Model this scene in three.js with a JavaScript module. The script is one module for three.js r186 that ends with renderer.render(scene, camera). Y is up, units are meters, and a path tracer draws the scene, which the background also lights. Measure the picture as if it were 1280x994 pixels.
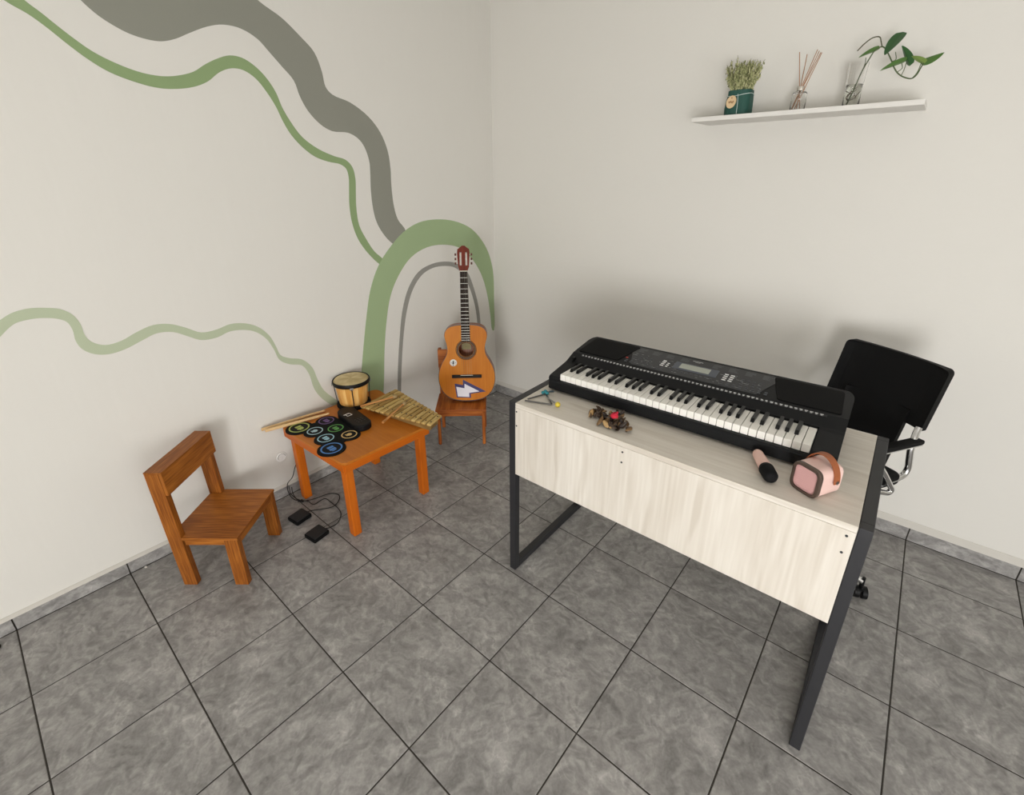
import * as THREE from 'three';
import { RoundedBoxGeometry } from 'three/addons/geometries/RoundedBoxGeometry.js';
import { mergeGeometries } from 'three/addons/utils/BufferGeometryUtils.js';
import { RectAreaLightUniformsLib } from 'three/addons/lights/RectAreaLightUniformsLib.js';
import { Brush, Evaluator, INTERSECTION, SUBTRACTION } from 'three-bvh-csg';

// ---------------------------------------------------------------- camera, light, exposure
const scene = new THREE.Scene();
scene.background = new THREE.Color(0xdfe6ee);
const FOCAL = 591.155, PPX = 627.247, PPY = 447.339;
const camera = new THREE.PerspectiveCamera(2 * Math.atan(497 / FOCAL) * 180 / Math.PI, 1280 / 994, 0.05, 30);
camera.position.set(2.2071, 1.5573, 2.4660);
camera.rotation.order = 'YXZ';
camera.rotation.set(-0.368946, 0.716541, -0.01115);
camera.setViewOffset(1280, 994, 640 - PPX, 497 - PPY, 1280, 994);
scene.add(camera);

const renderer = new THREE.WebGLRenderer({ antialias: true });
renderer.toneMapping = THREE.LinearToneMapping;
renderer.toneMappingExposure = 0.715;
renderer.shadowMap.enabled = true;
RectAreaLightUniformsLib.init();

// room extents (metres): corner of the two visible walls near the origin
const RX = 4.2, RZ = 5.2, CEIL = 2.6, WALL = -0.015;
// frosted glazed door in the right wall and a wider glazed opening beside it in the wall behind the camera
const DOOR = { z0: 2.0, z1: 3.2, y0: 0.05, y1: 1.5 };
const WIN = { x0: 2.75, x1: 4.0, y0: 0.05, y1: 1.4 };
function daylight(w, h, x, y, z, tx, ty, tz, color, intensity) {
  const l = new THREE.RectAreaLight(color, intensity, w, h);
  l.position.set(x, y, z); l.lookAt(tx, ty, tz);
  scene.add(l); return l;
}
daylight(DOOR.z1 - DOOR.z0, DOOR.y1 - DOOR.y0, RX - 0.012, (DOOR.y0 + DOOR.y1) / 2, (DOOR.z0 + DOOR.z1) / 2, 0, (DOOR.y0 + DOOR.y1) / 2, (DOOR.z0 + DOOR.z1) / 2, 0xffffff, 3.6);
daylight(WIN.x1 - WIN.x0, WIN.y1 - WIN.y0, (WIN.x0 + WIN.x1) / 2, (WIN.y0 + WIN.y1) / 2, RZ - 0.012, (WIN.x0 + WIN.x1) / 2, (WIN.y0 + WIN.y1) / 2, 0, 0xffffff, 26);

// ---------------------------------------------------------------- helpers
function mulberry(a) { return () => { a |= 0; a = a + 0x6D2B79F5 | 0; let t = Math.imul(a ^ a >>> 15, 1 | a); t = t + Math.imul(t ^ t >>> 7, 61 | t) ^ t; return ((t ^ t >>> 14) >>> 0) / 4294967296; }; }
const rnd = mulberry(77);
const taken = {};
function numbered(n) { if (!(n in taken)) { taken[n] = 0; return n; } taken[n]++; return n + '_' + String(taken[n]).padStart(3, '0'); }
const DEG = Math.PI / 180;
const v3 = (x, y, z) => new THREE.Vector3(x, y, z);

function shade(o) { o.castShadow = true; o.receiveShadow = true; return o; }
function part(name, geo, mat, parent, label) {
  if (Array.isArray(geo)) geo = merge(geo);
  const m = shade(new THREE.Mesh(geo, mat)); m.name = name; parent.add(m);
  if (label) m.userData.label = label;
  return m;
}
function thing(name, label, category, [x, y, z] = [0, 0, 0], turn = 0, group) {
  const g = new THREE.Group(); g.name = numbered(name); g.position.set(x, y, z); g.rotation.y = turn;
  g.userData = { label, category }; if (group) g.userData.group = group;
  scene.add(g); return g;
}
function single(name, geo, mat, label, category, group) {
  if (Array.isArray(geo)) geo = merge(geo);
  const m = shade(new THREE.Mesh(geo, mat)); m.name = numbered(name);
  m.userData = { label, category }; if (group) m.userData.group = group;
  scene.add(m); return m;
}
function struct(name, geo, mat, label) {
  if (Array.isArray(geo)) geo = merge(geo);
  const m = shade(new THREE.Mesh(geo, mat)); m.name = name; m.userData = { kind: 'structure', label, category: name.split('_')[0] };
  scene.add(m); return m;
}
function merge(list) {
  const out = list.map(g => { const n = g.index ? g.toNonIndexed() : g; for (const k of Object.keys(n.attributes)) if (!['position', 'normal', 'uv'].includes(k)) n.deleteAttribute(k); return n; });
  return mergeGeometries(out);
}
// planar uv in metres, u along the given axis
function planar(geo, axis = 'x', off = [0, 0]) {
  const g = geo.index ? geo.toNonIndexed() : geo;
  if (!g.attributes.normal) g.computeVertexNormals();
  const p = g.attributes.position, uv = new Float32Array(p.count * 2);
  const A = { x: 0, y: 1, z: 2 }[axis];
  const a = v3(), b = v3(), c = v3(), n = v3();
  for (let i = 0; i < p.count; i += 3) {
    a.fromBufferAttribute(p, i); b.fromBufferAttribute(p, i + 1); c.fromBufferAttribute(p, i + 2);
    n.copy(b).sub(a).cross(c.clone().sub(a));
    const m = [Math.abs(n.x), Math.abs(n.y), Math.abs(n.z)];
    let k = m.indexOf(Math.max(...m));
    let U = A, V;
    if (k === A) { U = (A + 1) % 3; V = (A + 2) % 3; } else V = 3 - A - k;
    [a, b, c].forEach((q, j) => {
      const w = [q.x, q.y, q.z];
      uv[(i + j) * 2] = (k === A ? w[U] * 0.15 : w[U]) + off[0]; uv[(i + j) * 2 + 1] = w[V] + off[1];
    });
  }
  g.setAttribute('uv', new THREE.BufferAttribute(uv, 2));
  return g;
}
// rounded box centred at x,y,z with grain axis
function rb(w, h, d, x = 0, y = 0, z = 0, r = 0.003, axis = 'x') {
  const g = new RoundedBoxGeometry(w, h, d, 2, Math.min(r, w / 2.05, h / 2.05, d / 2.05));
  const o = planar(g, axis, [rnd() * 2, rnd() * 2]);
  o.translate(x, y, z); return o;
}
function bx(w, h, d, x = 0, y = 0, z = 0, axis = 'x') { const o = planar(new THREE.BoxGeometry(w, h, d), axis); o.translate(x, y, z); return o; }
function cyl(rt, rbm, h, x = 0, y = 0, z = 0, seg = 24) { const g = new THREE.CylinderGeometry(rt, rbm, h, seg); g.translate(x, y, z); return g; }
function rod(a, b, r, seg = 10, r2 = r) {
  const A = v3(...a), B = v3(...b), d = B.clone().sub(A), g = new THREE.CylinderGeometry(r2, r, d.length(), seg);
  g.applyQuaternion(new THREE.Quaternion().setFromUnitVectors(v3(0, 1, 0), d.clone().normalize()));
  g.translate((A.x + B.x) / 2, (A.y + B.y) / 2, (A.z + B.z) / 2); return g;
}
function tube(pts, r, n = 40, seg = 8, closed = false) { return new THREE.TubeGeometry(new THREE.CatmullRomCurve3(pts.map(p => v3(...p)), closed, 'centripetal'), n, r, seg, closed); }
function lathe(pts, seg = 40) { return new THREE.LatheGeometry(pts.map(p => new THREE.Vector2(p[0], p[1])), seg); }
// polygon in (x,z) with rounded corners, extruded up by t
function roundedPoly(pts, r) {
  const s = new THREE.Shape(), n = pts.length;
  for (let i = 0; i < n; i++) {
    const p = pts[i], a = pts[(i + n - 1) % n], b = pts[(i + 1) % n], rr = Array.isArray(r) ? r[i] : r;
    const la = Math.hypot(a[0] - p[0], a[1] - p[1]), lb = Math.hypot(b[0] - p[0], b[1] - p[1]);
    const q = [p[0] + (a[0] - p[0]) / la * rr, p[1] + (a[1] - p[1]) / la * rr], t = [p[0] + (b[0] - p[0]) / lb * rr, p[1] + (b[1] - p[1]) / lb * rr];
    if (i === 0) s.moveTo(q[0], -q[1]); else s.lineTo(q[0], -q[1]);
    s.quadraticCurveTo(p[0], -p[1], t[0], -t[1]);
  }
  s.closePath(); return s;
}
function slab(shape, t, bevel = 0.0015, cs = 8) {
  const g = new THREE.ExtrudeGeometry(shape, { depth: t - 2 * bevel, bevelEnabled: bevel > 0, bevelThickness: bevel, bevelSize: bevel, bevelOffset: -bevel, bevelSegments: 2, curveSegments: cs });
  g.translate(0, 0, bevel); g.rotateX(-Math.PI / 2); return g;
}
function poly(pts) { const s = new THREE.Shape(); pts.forEach((p, i) => i ? s.lineTo(p[0], p[1]) : s.moveTo(p[0], p[1])); s.closePath(); return s; }
function extr(shape, depth, bevel = 0, cs = 10) { return new THREE.ExtrudeGeometry(shape, { depth, bevelEnabled: bevel > 0, bevelThickness: bevel, bevelSize: bevel, bevelOffset: -bevel, bevelSegments: 2, curveSegments: cs }); }
function skewZ(geo, k) { const p = geo.attributes.position; for (let i = 0; i < p.count; i++) p.setZ(i, p.getZ(i) + k * p.getY(i)); geo.computeVertexNormals(); return geo; }

// ---------------------------------------------------------------- textures
function hash(x, y, s) { let h = Math.imul(x, 374761393) + Math.imul(y, 668265263) + Math.imul(s, 2147483647 - 977); h = Math.imul(h ^ h >>> 13, 1274126177); return ((h ^ h >>> 16) >>> 0) / 4294967296; }
function vn(x, y, px, py, s) {
  const xi = Math.floor(x), yi = Math.floor(y), fx = x - xi, fy = y - yi;
  const u = fx * fx * (3 - 2 * fx), v = fy * fy * (3 - 2 * fy);
  const m = (a, p) => ((a % p) + p) % p;
  const x0 = m(xi, px), x1 = m(xi + 1, px), y0 = m(yi, py), y1 = m(yi + 1, py);
  const a = hash(x0, y0, s), b = hash(x1, y0, s), c = hash(x0, y1, s), d = hash(x1, y1, s);
  return a + (b - a) * u + (c - a) * v + (a - b - c + d) * u * v;
}
function fbm(x, y, px, py, s, oct) { let t = 0, a = 0.5, n = 0; for (let i = 0; i < oct; i++) { t += a * vn(x, y, px, py, s + i * 17); n += a; x *= 2; y *= 2; px *= 2; py *= 2; a *= 0.5; } return t / n; }
function dataTex(n, m, fn, srgb = true, repeat = 1) {
  const d = new Uint8Array(n * m * 4);
  for (let j = 0; j < m; j++) for (let i = 0; i < n; i++) {
    const c = fn(i / n, j / m), k = (j * n + i) * 4;
    d[k] = Math.max(0, Math.min(255, c[0])); d[k + 1] = Math.max(0, Math.min(255, c[1])); d[k + 2] = Math.max(0, Math.min(255, c[2])); d[k + 3] = 255;
  }
  const t = new THREE.DataTexture(d, n, m, THREE.RGBAFormat);
  t.wrapS = t.wrapT = THREE.RepeatWrapping; t.magFilter = THREE.LinearFilter; t.minFilter = THREE.LinearMipmapLinearFilter; t.generateMipmaps = true;
  if (srgb) t.colorSpace = THREE.SRGBColorSpace;
  if (Array.isArray(repeat)) t.repeat.set(...repeat); else t.repeat.set(repeat, repeat);
  t.needsUpdate = true; return t;
}
const mix = (a, b, t) => [a[0] + (b[0] - a[0]) * t, a[1] + (b[1] - a[1]) * t, a[2] + (b[2] - a[2]) * t];
// wood: u along the grain; one repeat is 1/rep metres
function woodTex(c0, c1, seed, { fine = 1, coarse = 1, rep = 2, n = 512, streak = 0 } = {}) {
  return dataTex(n, n, (u, v) => {
    const warp = (fbm(u * 2, v * 3, 2, 3, seed, 3) - 0.5) * 0.22;
    const band = fbm(u * 2, (v + warp) * 14, 2, 14, seed + 5, 3);
    const f = fbm(u * 6, v * 110, 6, 110, seed + 9, 2);
    let t = (band - 0.5) * 1.5 * coarse + (f - 0.5) * 0.8 * fine + 0.5;
    if (streak) { const s = fbm(u * 3, (v + warp * 0.6) * 34, 3, 34, seed + 31, 2); t += Math.max(0, s - 0.64) * streak; }
    return mix(c0, c1, Math.max(0, Math.min(1, t)));
  }, true, rep);
}
function wood(c0, c1, seed, o = {}, rough = 0.45) { return new THREE.MeshPhysicalMaterial({ map: woodTex(c0, c1, seed, o), roughness: rough, specularIntensity: 0.5 }); }
const dark = (color, roughness = 0.6, specularIntensity = 0.4) => new THREE.MeshPhysicalMaterial({ color, roughness, specularIntensity });
const std = (color, roughness = 0.6, extra = {}) => new THREE.MeshStandardMaterial({ color, roughness, ...extra });

const M = {};
M.wall = std(0xe3e0d9, 0.92, { bumpMap: dataTex(512, 512, (u, v) => { const t = 255 * fbm(u * 24, v * 24, 24, 24, 3, 4); return [t, t, t]; }, false, 1), bumpScale: 0.0012 });
M.ceiling = std(0xefede8, 0.95);
M.stone = new THREE.MeshPhysicalMaterial({
  map: dataTex(2048, 2048, (u, v) => {
    const wx = (fbm(u * 20, v * 20, 20, 20, 41, 4) - 0.5) * 0.055, wy = (fbm(u * 20, v * 20, 20, 20, 53, 4) - 0.5) * 0.055;
    const a = fbm((u + wx) * 15, (v + wy) * 21, 15, 21, 11, 6);
    const b = fbm((u + wy) * 70, (v - wx) * 96, 70, 96, 23, 4);
    const n = fbm((u - wy) * 34, (v + wx) * 48, 34, 48, 67, 4);
    const wisp = Math.pow(Math.max(0, 1 - Math.abs(n - 0.5) * 12), 2) * Math.max(0, a * 2.6 - 0.85);
    const g = fbm(u * 330, v * 330, 330, 330, 91, 2);
    const t = 0.46 + (a - 0.5) * 0.50 + (b - 0.5) * 0.74 + wisp * 0.22 + (g - 0.5) * 0.18;
    return mix([113, 111, 109], [194, 191, 188], Math.max(0, Math.min(1, t)));
  }, true, 1 / 1.5), roughness: 0.40, specularIntensity: 0.8
});
M.grout = std(0x38342f, 0.95);
M.mortar = std(0xd0ccc4, 0.95);
M.chairWood = wood([122, 66, 20], [186, 116, 46], 101, { rep: 2.8, fine: 1.15, coarse: 0.5 }, 0.42);
M.tableWood = wood([182, 88, 14], [210, 112, 26], 131, { rep: 1.6, coarse: 0.7, fine: 0.6 }, 0.4);
M.tableTop = wood([178, 100, 28], [206, 128, 46], 137, { rep: 1.6, coarse: 0.6, fine: 0.5 }, 0.38);
M.redWood = wood([140, 70, 24], [190, 112, 48], 151, { rep: 2.4 }, 0.42);
M.deskWood = wood([208, 199, 186], [232, 226, 216], 171, { rep: 1.15, n: 1024, coarse: 0.5, fine: 0.8, streak: -2.6 }, 0.5);
M.blackSteel = std(0x242427, 0.5, { metalness: 0.0 });
M.black = dark(0x0b0b0c, 0.45, 0.5);
M.blackMatte = dark(0x0c0c0d, 0.75, 0.35);
M.blackGloss = dark(0x060607, 0.3, 0.5);
M.darkGrey = std(0x26282b, 0.5);
M.chrome = std(0xd8d8d8, 0.12, { metalness: 1 });
M.steel = std(0xa8a8a6, 0.3, { metalness: 1 });
M.white = std(0xe9e6df, 0.5);
M.paint = (c) => std(c, 0.85);

// ---------------------------------------------------------------- structure
{
  // floor: grout bed and single tiles
  const floor = new THREE.Group(); floor.name = 'floor'; floor.userData = { kind: 'structure', label: 'grey stone-look tiled floor with dark joints', category: 'floor' }; scene.add(floor);
  part('grout_bed', bx(RX + 0.3, 0.06, RZ + 0.3, RX / 2, -0.0315, RZ / 2), M.grout, floor, 'dark grout between the floor tiles');
  const xs = [0]; for (let x = 0.3672; x < RX; x += 0.35) xs.push(x); xs.push(RX);
  const zs = [0]; for (let z = 0.2402; z < RZ; z += 0.35) zs.push(z); zs.push(RZ);
  const J = 0.0022, B = 0.0014, TH = 0.009;
  const cache = {};
  function tileGeo(w, d, variant) {
    const key = w.toFixed(4) + '_' + d.toFixed(4) + '_' + variant;
    if (cache[key]) return cache[key];
    const x1 = w / 2, z1 = d / 2, xi = x1 - B, zi = z1 - B, yb = -B * 0.7;
    const P = [], U = [], r = mulberry(variant * 97 + 5), ou = r() * 1.5, ov = r() * 1.5, rot = variant % 2;
    const quad = (a, b, c, e) => { for (const q of [a, b, c, a, c, e]) { P.push(...q); const s = rot ? [q[2], q[0]] : [q[0], q[2]]; U.push(s[0] + ou, s[1] + ov); } };
    quad([-xi, 0, zi], [xi, 0, zi], [xi, 0, -zi], [-xi, 0, -zi]);
    const ring = [[[-xi, 0, zi], [-x1, yb, z1]], [[xi, 0, zi], [x1, yb, z1]], [[xi, 0, -zi], [x1, yb, -z1]], [[-xi, 0, -zi], [-x1, yb, -z1]]];
    for (let i = 0; i < 4; i++) {
      const [ta, ba] = ring[i], [tb, bb] = ring[(i + 1) % 4];
      quad(ba, bb, tb, ta);
      quad([ba[0], -TH, ba[2]], [bb[0], -TH, bb[2]], bb, ba);
    }
    const g = new THREE.BufferGeometry();
    g.setAttribute('position', new THREE.Float32BufferAttribute(P, 3)); g.setAttribute('uv', new THREE.Float32BufferAttribute(U, 2));
    g.computeVertexNormals(); return cache[key] = g;
  }
  const tr = mulberry(9);
  for (let i = 0; i + 1 < xs.length; i++) for (let j = 0; j + 1 < zs.length; j++) {
    const w = xs[i + 1] - xs[i] - 2 * J, d = zs[j + 1] - zs[j] - 2 * J; if (w < 0.02 || d < 0.02) continue;
    const full = Math.abs(w - 0.35 + 2 * J) < 1e-3 && Math.abs(d - 0.35 + 2 * J) < 1e-3;
    const m = part('floor_tile', tileGeo(w, d, full ? Math.floor(tr() * 14) : 20 + Math.floor(tr() * 5)), M.stone, floor);
    m.position.set((xs[i] + xs[i + 1]) / 2, 0, (zs[j] + zs[j + 1]) / 2);
  }
  // walls with thickness
  const T = 0.14;
  const wl = struct('wall_left', bx(T, CEIL + 0.1, RZ + 2 * T, WALL - T / 2, CEIL / 2 - 0.05, RZ / 2), M.wall, 'white plastered wall painted with wavy green and grey bands');
  struct('wall_back', bx(RX + 2 * T, CEIL + 0.1, T, RX / 2, CEIL / 2 - 0.05, WALL - T / 2), M.wall, 'plain white plastered wall behind the keyboard desk and shelf');
  struct('ceiling', bx(RX + 2 * T, T, RZ + 2 * T, RX / 2, CEIL + T / 2, RZ / 2), M.ceiling, 'white ceiling');
  struct('wall_right', [
    bx(T, CEIL + 0.1, DOOR.z0 + T, RX + T / 2, CEIL / 2 - 0.05, (DOOR.z0 - T) / 2),
    bx(T, CEIL + 0.1, RZ + T - DOOR.z1, RX + T / 2, CEIL / 2 - 0.05, (DOOR.z1 + RZ + T) / 2),
    bx(T, CEIL - DOOR.y1, DOOR.z1 - DOOR.z0, RX + T / 2, (CEIL + DOOR.y1) / 2, (DOOR.z0 + DOOR.z1) / 2),
    bx(T, DOOR.y0 + 0.1, DOOR.z1 - DOOR.z0, RX + T / 2, DOOR.y0 / 2 - 0.05, (DOOR.z0 + DOOR.z1) / 2)], M.wall, 'white wall with the glazed door');
  struct('wall_front', [
    bx(WIN.x0 + T, CEIL + 0.1, T, (WIN.x0 - T) / 2, CEIL / 2 - 0.05, RZ + T / 2),
    bx(RX + T - WIN.x1, CEIL + 0.1, T, (WIN.x1 + RX + T) / 2, CEIL / 2 - 0.05, RZ + T / 2),
    bx(WIN.x1 - WIN.x0, CEIL - WIN.y1, T, (WIN.x0 + WIN.x1) / 2, (CEIL + WIN.y1) / 2, RZ + T / 2),
    bx(WIN.x1 - WIN.x0, WIN.y0 + 0.1, T, (WIN.x0 + WIN.x1) / 2, WIN.y0 / 2 - 0.05, RZ + T / 2)], M.wall, 'white wall with a wide glazed opening, opposite the desk');
  const glow = std(0xf4f6f8, 0.6, { emissive: 0xf6f8ff, emissiveIntensity: 1.0 });
  const door = new THREE.Group(); door.name = 'door_1'; door.userData = { kind: 'structure', label: 'glazed door with frosted pane', category: 'door' }; scene.add(door);
  part('pane', bx(0.01, DOOR.y1 - DOOR.y0, DOOR.z1 - DOOR.z0, RX + 0.03, (DOOR.y0 + DOOR.y1) / 2, (DOOR.z0 + DOOR.z1) / 2), glow, door, 'frosted pane bright with daylight');
  part('door_frame', [bx(0.06, DOOR.y1 - DOOR.y0, 0.05, RX + 0.05, (DOOR.y0 + DOOR.y1) / 2, DOOR.z0 + 0.025), bx(0.06, DOOR.y1 - DOOR.y0, 0.05, RX + 0.05, (DOOR.y0 + DOOR.y1) / 2, DOOR.z1 - 0.025)], M.white, door);

  const win = new THREE.Group(); win.name = 'window_1'; win.userData = { kind: 'structure', label: 'wide glazed opening with frosted pane', category: 'window' }; scene.add(win);
  part('pane', bx(WIN.x1 - WIN.x0, WIN.y1 - WIN.y0, 0.01, (WIN.x0 + WIN.x1) / 2, (WIN.y0 + WIN.y1) / 2, RZ + 0.03), glow, win, 'frosted pane bright with daylight');
  part('window_frame', [bx(0.04, WIN.y1 - WIN.y0, 0.05, WIN.x0 + 0.02, (WIN.y0 + WIN.y1) / 2, RZ + 0.05), bx(0.04, WIN.y1 - WIN.y0, 0.05, WIN.x1 - 0.02, (WIN.y0 + WIN.y1) / 2, RZ + 0.05)], M.white, win);

  // skirting tiles, jointed on the floor grid
  const bl = new THREE.Group(); bl.name = 'baseboard_left'; bl.userData = { kind: 'structure', label: 'grey tile skirting along the painted wall', category: 'baseboard' }; scene.add(bl);
  const bb = new THREE.Group(); bb.name = 'baseboard_back'; bb.userData = { kind: 'structure', label: 'grey tile skirting along the plain wall', category: 'baseboard' }; scene.add(bb);
  const skirt = {};
  function skirtGeo(len, axis, v, h) {
    const k = [len.toFixed(3), axis, v].join(); if (skirt[k]) return skirt[k];
    const g = axis === 'z' ? new THREE.BoxGeometry(0.014, h, len) : new THREE.BoxGeometry(len, h, 0.014);
    return skirt[k] = planar(g, axis, [v * 0.31, v * 0.47]);
  }
  for (let j = 0; j + 1 < zs.length; j++) {
    const len = zs[j + 1] - zs[j] - 0.005; const m = part('skirting_tile', skirtGeo(len, 'z', j % 3, 0.053), M.stone, bl);
    m.position.set(-0.0072, 0.0275, (zs[j] + zs[j + 1]) / 2);
  }
  for (let j = 0; j + 1 < xs.length; j++) {
    const len = xs[j + 1] - xs[j] - 0.005; const m = part('skirting_tile', skirtGeo(len, 'x', j % 3, 0.063), M.stone, bb);
    m.position.set((xs[j] + xs[j + 1]) / 2, 0.0325, -0.0072);
  }
  part('grout_line', bx(0.010, 0.05, RZ, -0.0095, 0.025, RZ / 2), M.grout, bl); part('grout_line', bx(RX, 0.06, 0.010, RX / 2, 0.03, -0.0095), M.grout, bb);
  // rough mortar bevel on top of the skirting
  const bev = (h0, h1) => poly([[0, h0], [-0.0152, h0], [-0.0152, h1], [-0.012, h1]]);
  const e1 = extr(bev(0.054, 0.064), RZ); part('mortar_bevel', e1, M.mortar, bl);
  const e2 = extr(bev(0.064, 0.092), RX); e2.rotateY(-Math.PI / 2); e2.scale(1, 1, 1); e2.translate(RX, 0, 0);
  part('mortar_bevel', e2, M.mortar, bb);

  // painted bands on the left wall (z, y) outlines
  const bands = {
    grey: [[1.75,2.56],[1.62,2.42],[1.50,2.31],[1.376,2.219],[1.285,2.176],[1.215,2.124],[1.158,2.073],[1.132,1.999],[1.124,1.943],[1.094,1.914],[1.002,1.889],[0.907,1.835],[0.844,1.766],[0.809,1.681],[0.801,1.593],[0.805,1.513],[0.801,1.409],[0.782,1.334],[0.733,1.264],[0.766,1.167],[0.832,1.207],[0.88,1.256],[0.919,1.322],[0.935,1.395],[0.937,1.496],[0.93,1.574],[0.929,1.631],[0.949,1.696],[0.979,1.732],[1.032,1.756],[1.118,1.759],[1.176,1.786],[1.227,1.837],[1.255,1.89],[1.273,1.95],[1.318,1.998],[1.361,2.042],[1.402,2.082],[1.46,2.107],[1.527,2.109],[1.587,2.092],[1.656,2.059],[1.708,2.032],[1.755,2.017],[1.798,2.016],[1.849,2.025],[1.89,2.042],[1.927,2.065],[1.96,2.097],[1.996,2.147],[2.03,2.23],[2.09,2.36],[2.20,2.50],[2.22,2.56]],
    green: [[2.46,2.50],[2.30,2.30],[2.185,2.16],[2.101,2.067],[2.071,2.042],[2.041,2.014],[2.009,1.986],[1.966,1.954],[1.907,1.927],[1.842,1.909],[1.781,1.905],[1.728,1.913],[1.67,1.933],[1.622,1.964],[1.573,1.99],[1.526,2.007],[1.48,2.006],[1.437,1.986],[1.395,1.948],[1.362,1.895],[1.346,1.843],[1.319,1.79],[1.274,1.728],[1.203,1.68],[1.124,1.65],[1.066,1.635],[1.032,1.602],[1.022,1.546],[1.029,1.479],[1.036,1.411],[1.031,1.321],[0.997,1.246],[0.955,1.178],[0.904,1.128],[0.888,1.081],[0.926,1.102],[0.995,1.172],[1.046,1.251],[1.07,1.334],[1.074,1.423],[1.065,1.499],[1.059,1.555],[1.067,1.593],[1.097,1.614],[1.16,1.625],[1.228,1.648],[1.289,1.694],[1.328,1.741],[1.352,1.788],[1.372,1.841],[1.405,1.898],[1.438,1.938],[1.481,1.962],[1.527,1.963],[1.576,1.943],[1.627,1.905],[1.682,1.881],[1.752,1.867],[1.809,1.866],[1.873,1.878],[1.936,1.899],[1.983,1.928],[2.025,1.963],[2.064,2.0],[2.102,2.031],[2.148,2.057],[2.21,2.115],[2.335,2.265],[2.50,2.48]],
    sage: [[3.10,1.20],[2.95,1.12],[2.80,1.02],[2.65,0.99],[2.54,1.035],[2.47,1.09],[2.439,1.116],[2.416,1.131],[2.383,1.148],[2.342,1.154],[2.303,1.148],[2.264,1.135],[2.238,1.109],[2.226,1.072],[2.224,1.026],[2.21,0.998],[2.177,0.978],[2.129,0.981],[2.072,1.003],[2.016,1.017],[1.962,1.009],[1.91,0.981],[1.857,0.946],[1.794,0.945],[1.742,0.955],[1.684,0.946],[1.628,0.916],[1.583,0.859],[1.564,0.803],[1.55,0.753],[1.508,0.724],[1.45,0.7],[1.405,0.644],[1.385,0.563],[1.361,0.496],[1.311,0.43],[1.27,0.377],[1.318,0.388],[1.379,0.455],[1.413,0.526],[1.426,0.611],[1.455,0.669],[1.514,0.694],[1.558,0.729],[1.576,0.79],[1.6,0.849],[1.641,0.894],[1.69,0.916],[1.749,0.923],[1.801,0.91],[1.864,0.914],[1.911,0.944],[1.956,0.973],[2.01,0.982],[2.061,0.967],[2.125,0.946],[2.176,0.941],[2.216,0.953],[2.244,0.98],[2.254,1.014],[2.252,1.056],[2.26,1.088],[2.283,1.105],[2.322,1.116],[2.357,1.117],[2.388,1.111],[2.432,1.076],[2.464,1.046],[2.54,0.985],[2.65,0.945],[2.81,0.975],[2.97,1.075],[3.12,1.16]],
    arch: [[1.172,0.141],[1.153,0.344],[1.125,0.524],[1.092,0.672],[1.053,0.827],[1.007,0.977],[0.939,1.099],[0.863,1.178],[0.756,1.259],[0.635,1.305],[0.495,1.313],[0.346,1.291],[0.205,1.235],[0.113,1.157],[0.048,1.069],[0.009,0.968],[-0.005,0.88],[-0.006,0.72],[-0.0,0.494],[0.017,0.498],[0.036,0.625],[0.065,0.778],[0.122,0.929],[0.214,1.05],[0.321,1.127],[0.457,1.16],[0.587,1.158],[0.713,1.114],[0.811,1.024],[0.879,0.919],[0.925,0.773],[0.958,0.61],[0.982,0.438],[1.006,0.288],[1.023,0.1]],
    arch2: [[0.921,0.1],[0.902,0.248],[0.882,0.431],[0.848,0.63],[0.804,0.819],[0.746,0.942],[0.662,1.024],[0.548,1.056],[0.431,1.053],[0.345,1.028],[0.256,0.963],[0.193,0.83],[0.152,0.679],[0.141,0.529],[0.154,0.191],[0.18,0.199],[0.17,0.536],[0.184,0.686],[0.225,0.822],[0.288,0.941],[0.364,1.005],[0.45,1.028],[0.55,1.03],[0.639,1.001],[0.717,0.925],[0.776,0.801],[0.822,0.623],[0.856,0.422],[0.879,0.239],[0.896,0.1]]
  };
  const bandDef = [['grey', 0x8f8f84, 0.0010, 'wide grey wavy painted band'], ['green', 0x8fa476, 0.0011, 'thin olive green wavy painted band'], ['sage', 0xb9c2a6, 0.0012, 'pale sage wavy painted band'], ['arch', 0xa0b48a, 0.0013, 'broad green painted arch'], ['arch2', 0x98968f, 0.0014, 'narrow grey painted arch inside the green arch']];
  for (const [k, c, t, lab] of bandDef) {
    // smooth the closed outline with a spline, keep the sharp ends roughly
    const cur = new THREE.CatmullRomCurve3(bands[k].map(p => v3(p[0], p[1], 0)), true, 'centripetal');
    const sp = cur.getPoints(bands[k].length * 4);
    const g = extr(poly(sp.map(p => [-p.x, p.y])), t, 0); g.rotateY(Math.PI / 2); g.translate(WALL, 0, 0);
    part('painted_band', g, M.paint(c), wl, lab);
  }
}

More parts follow.
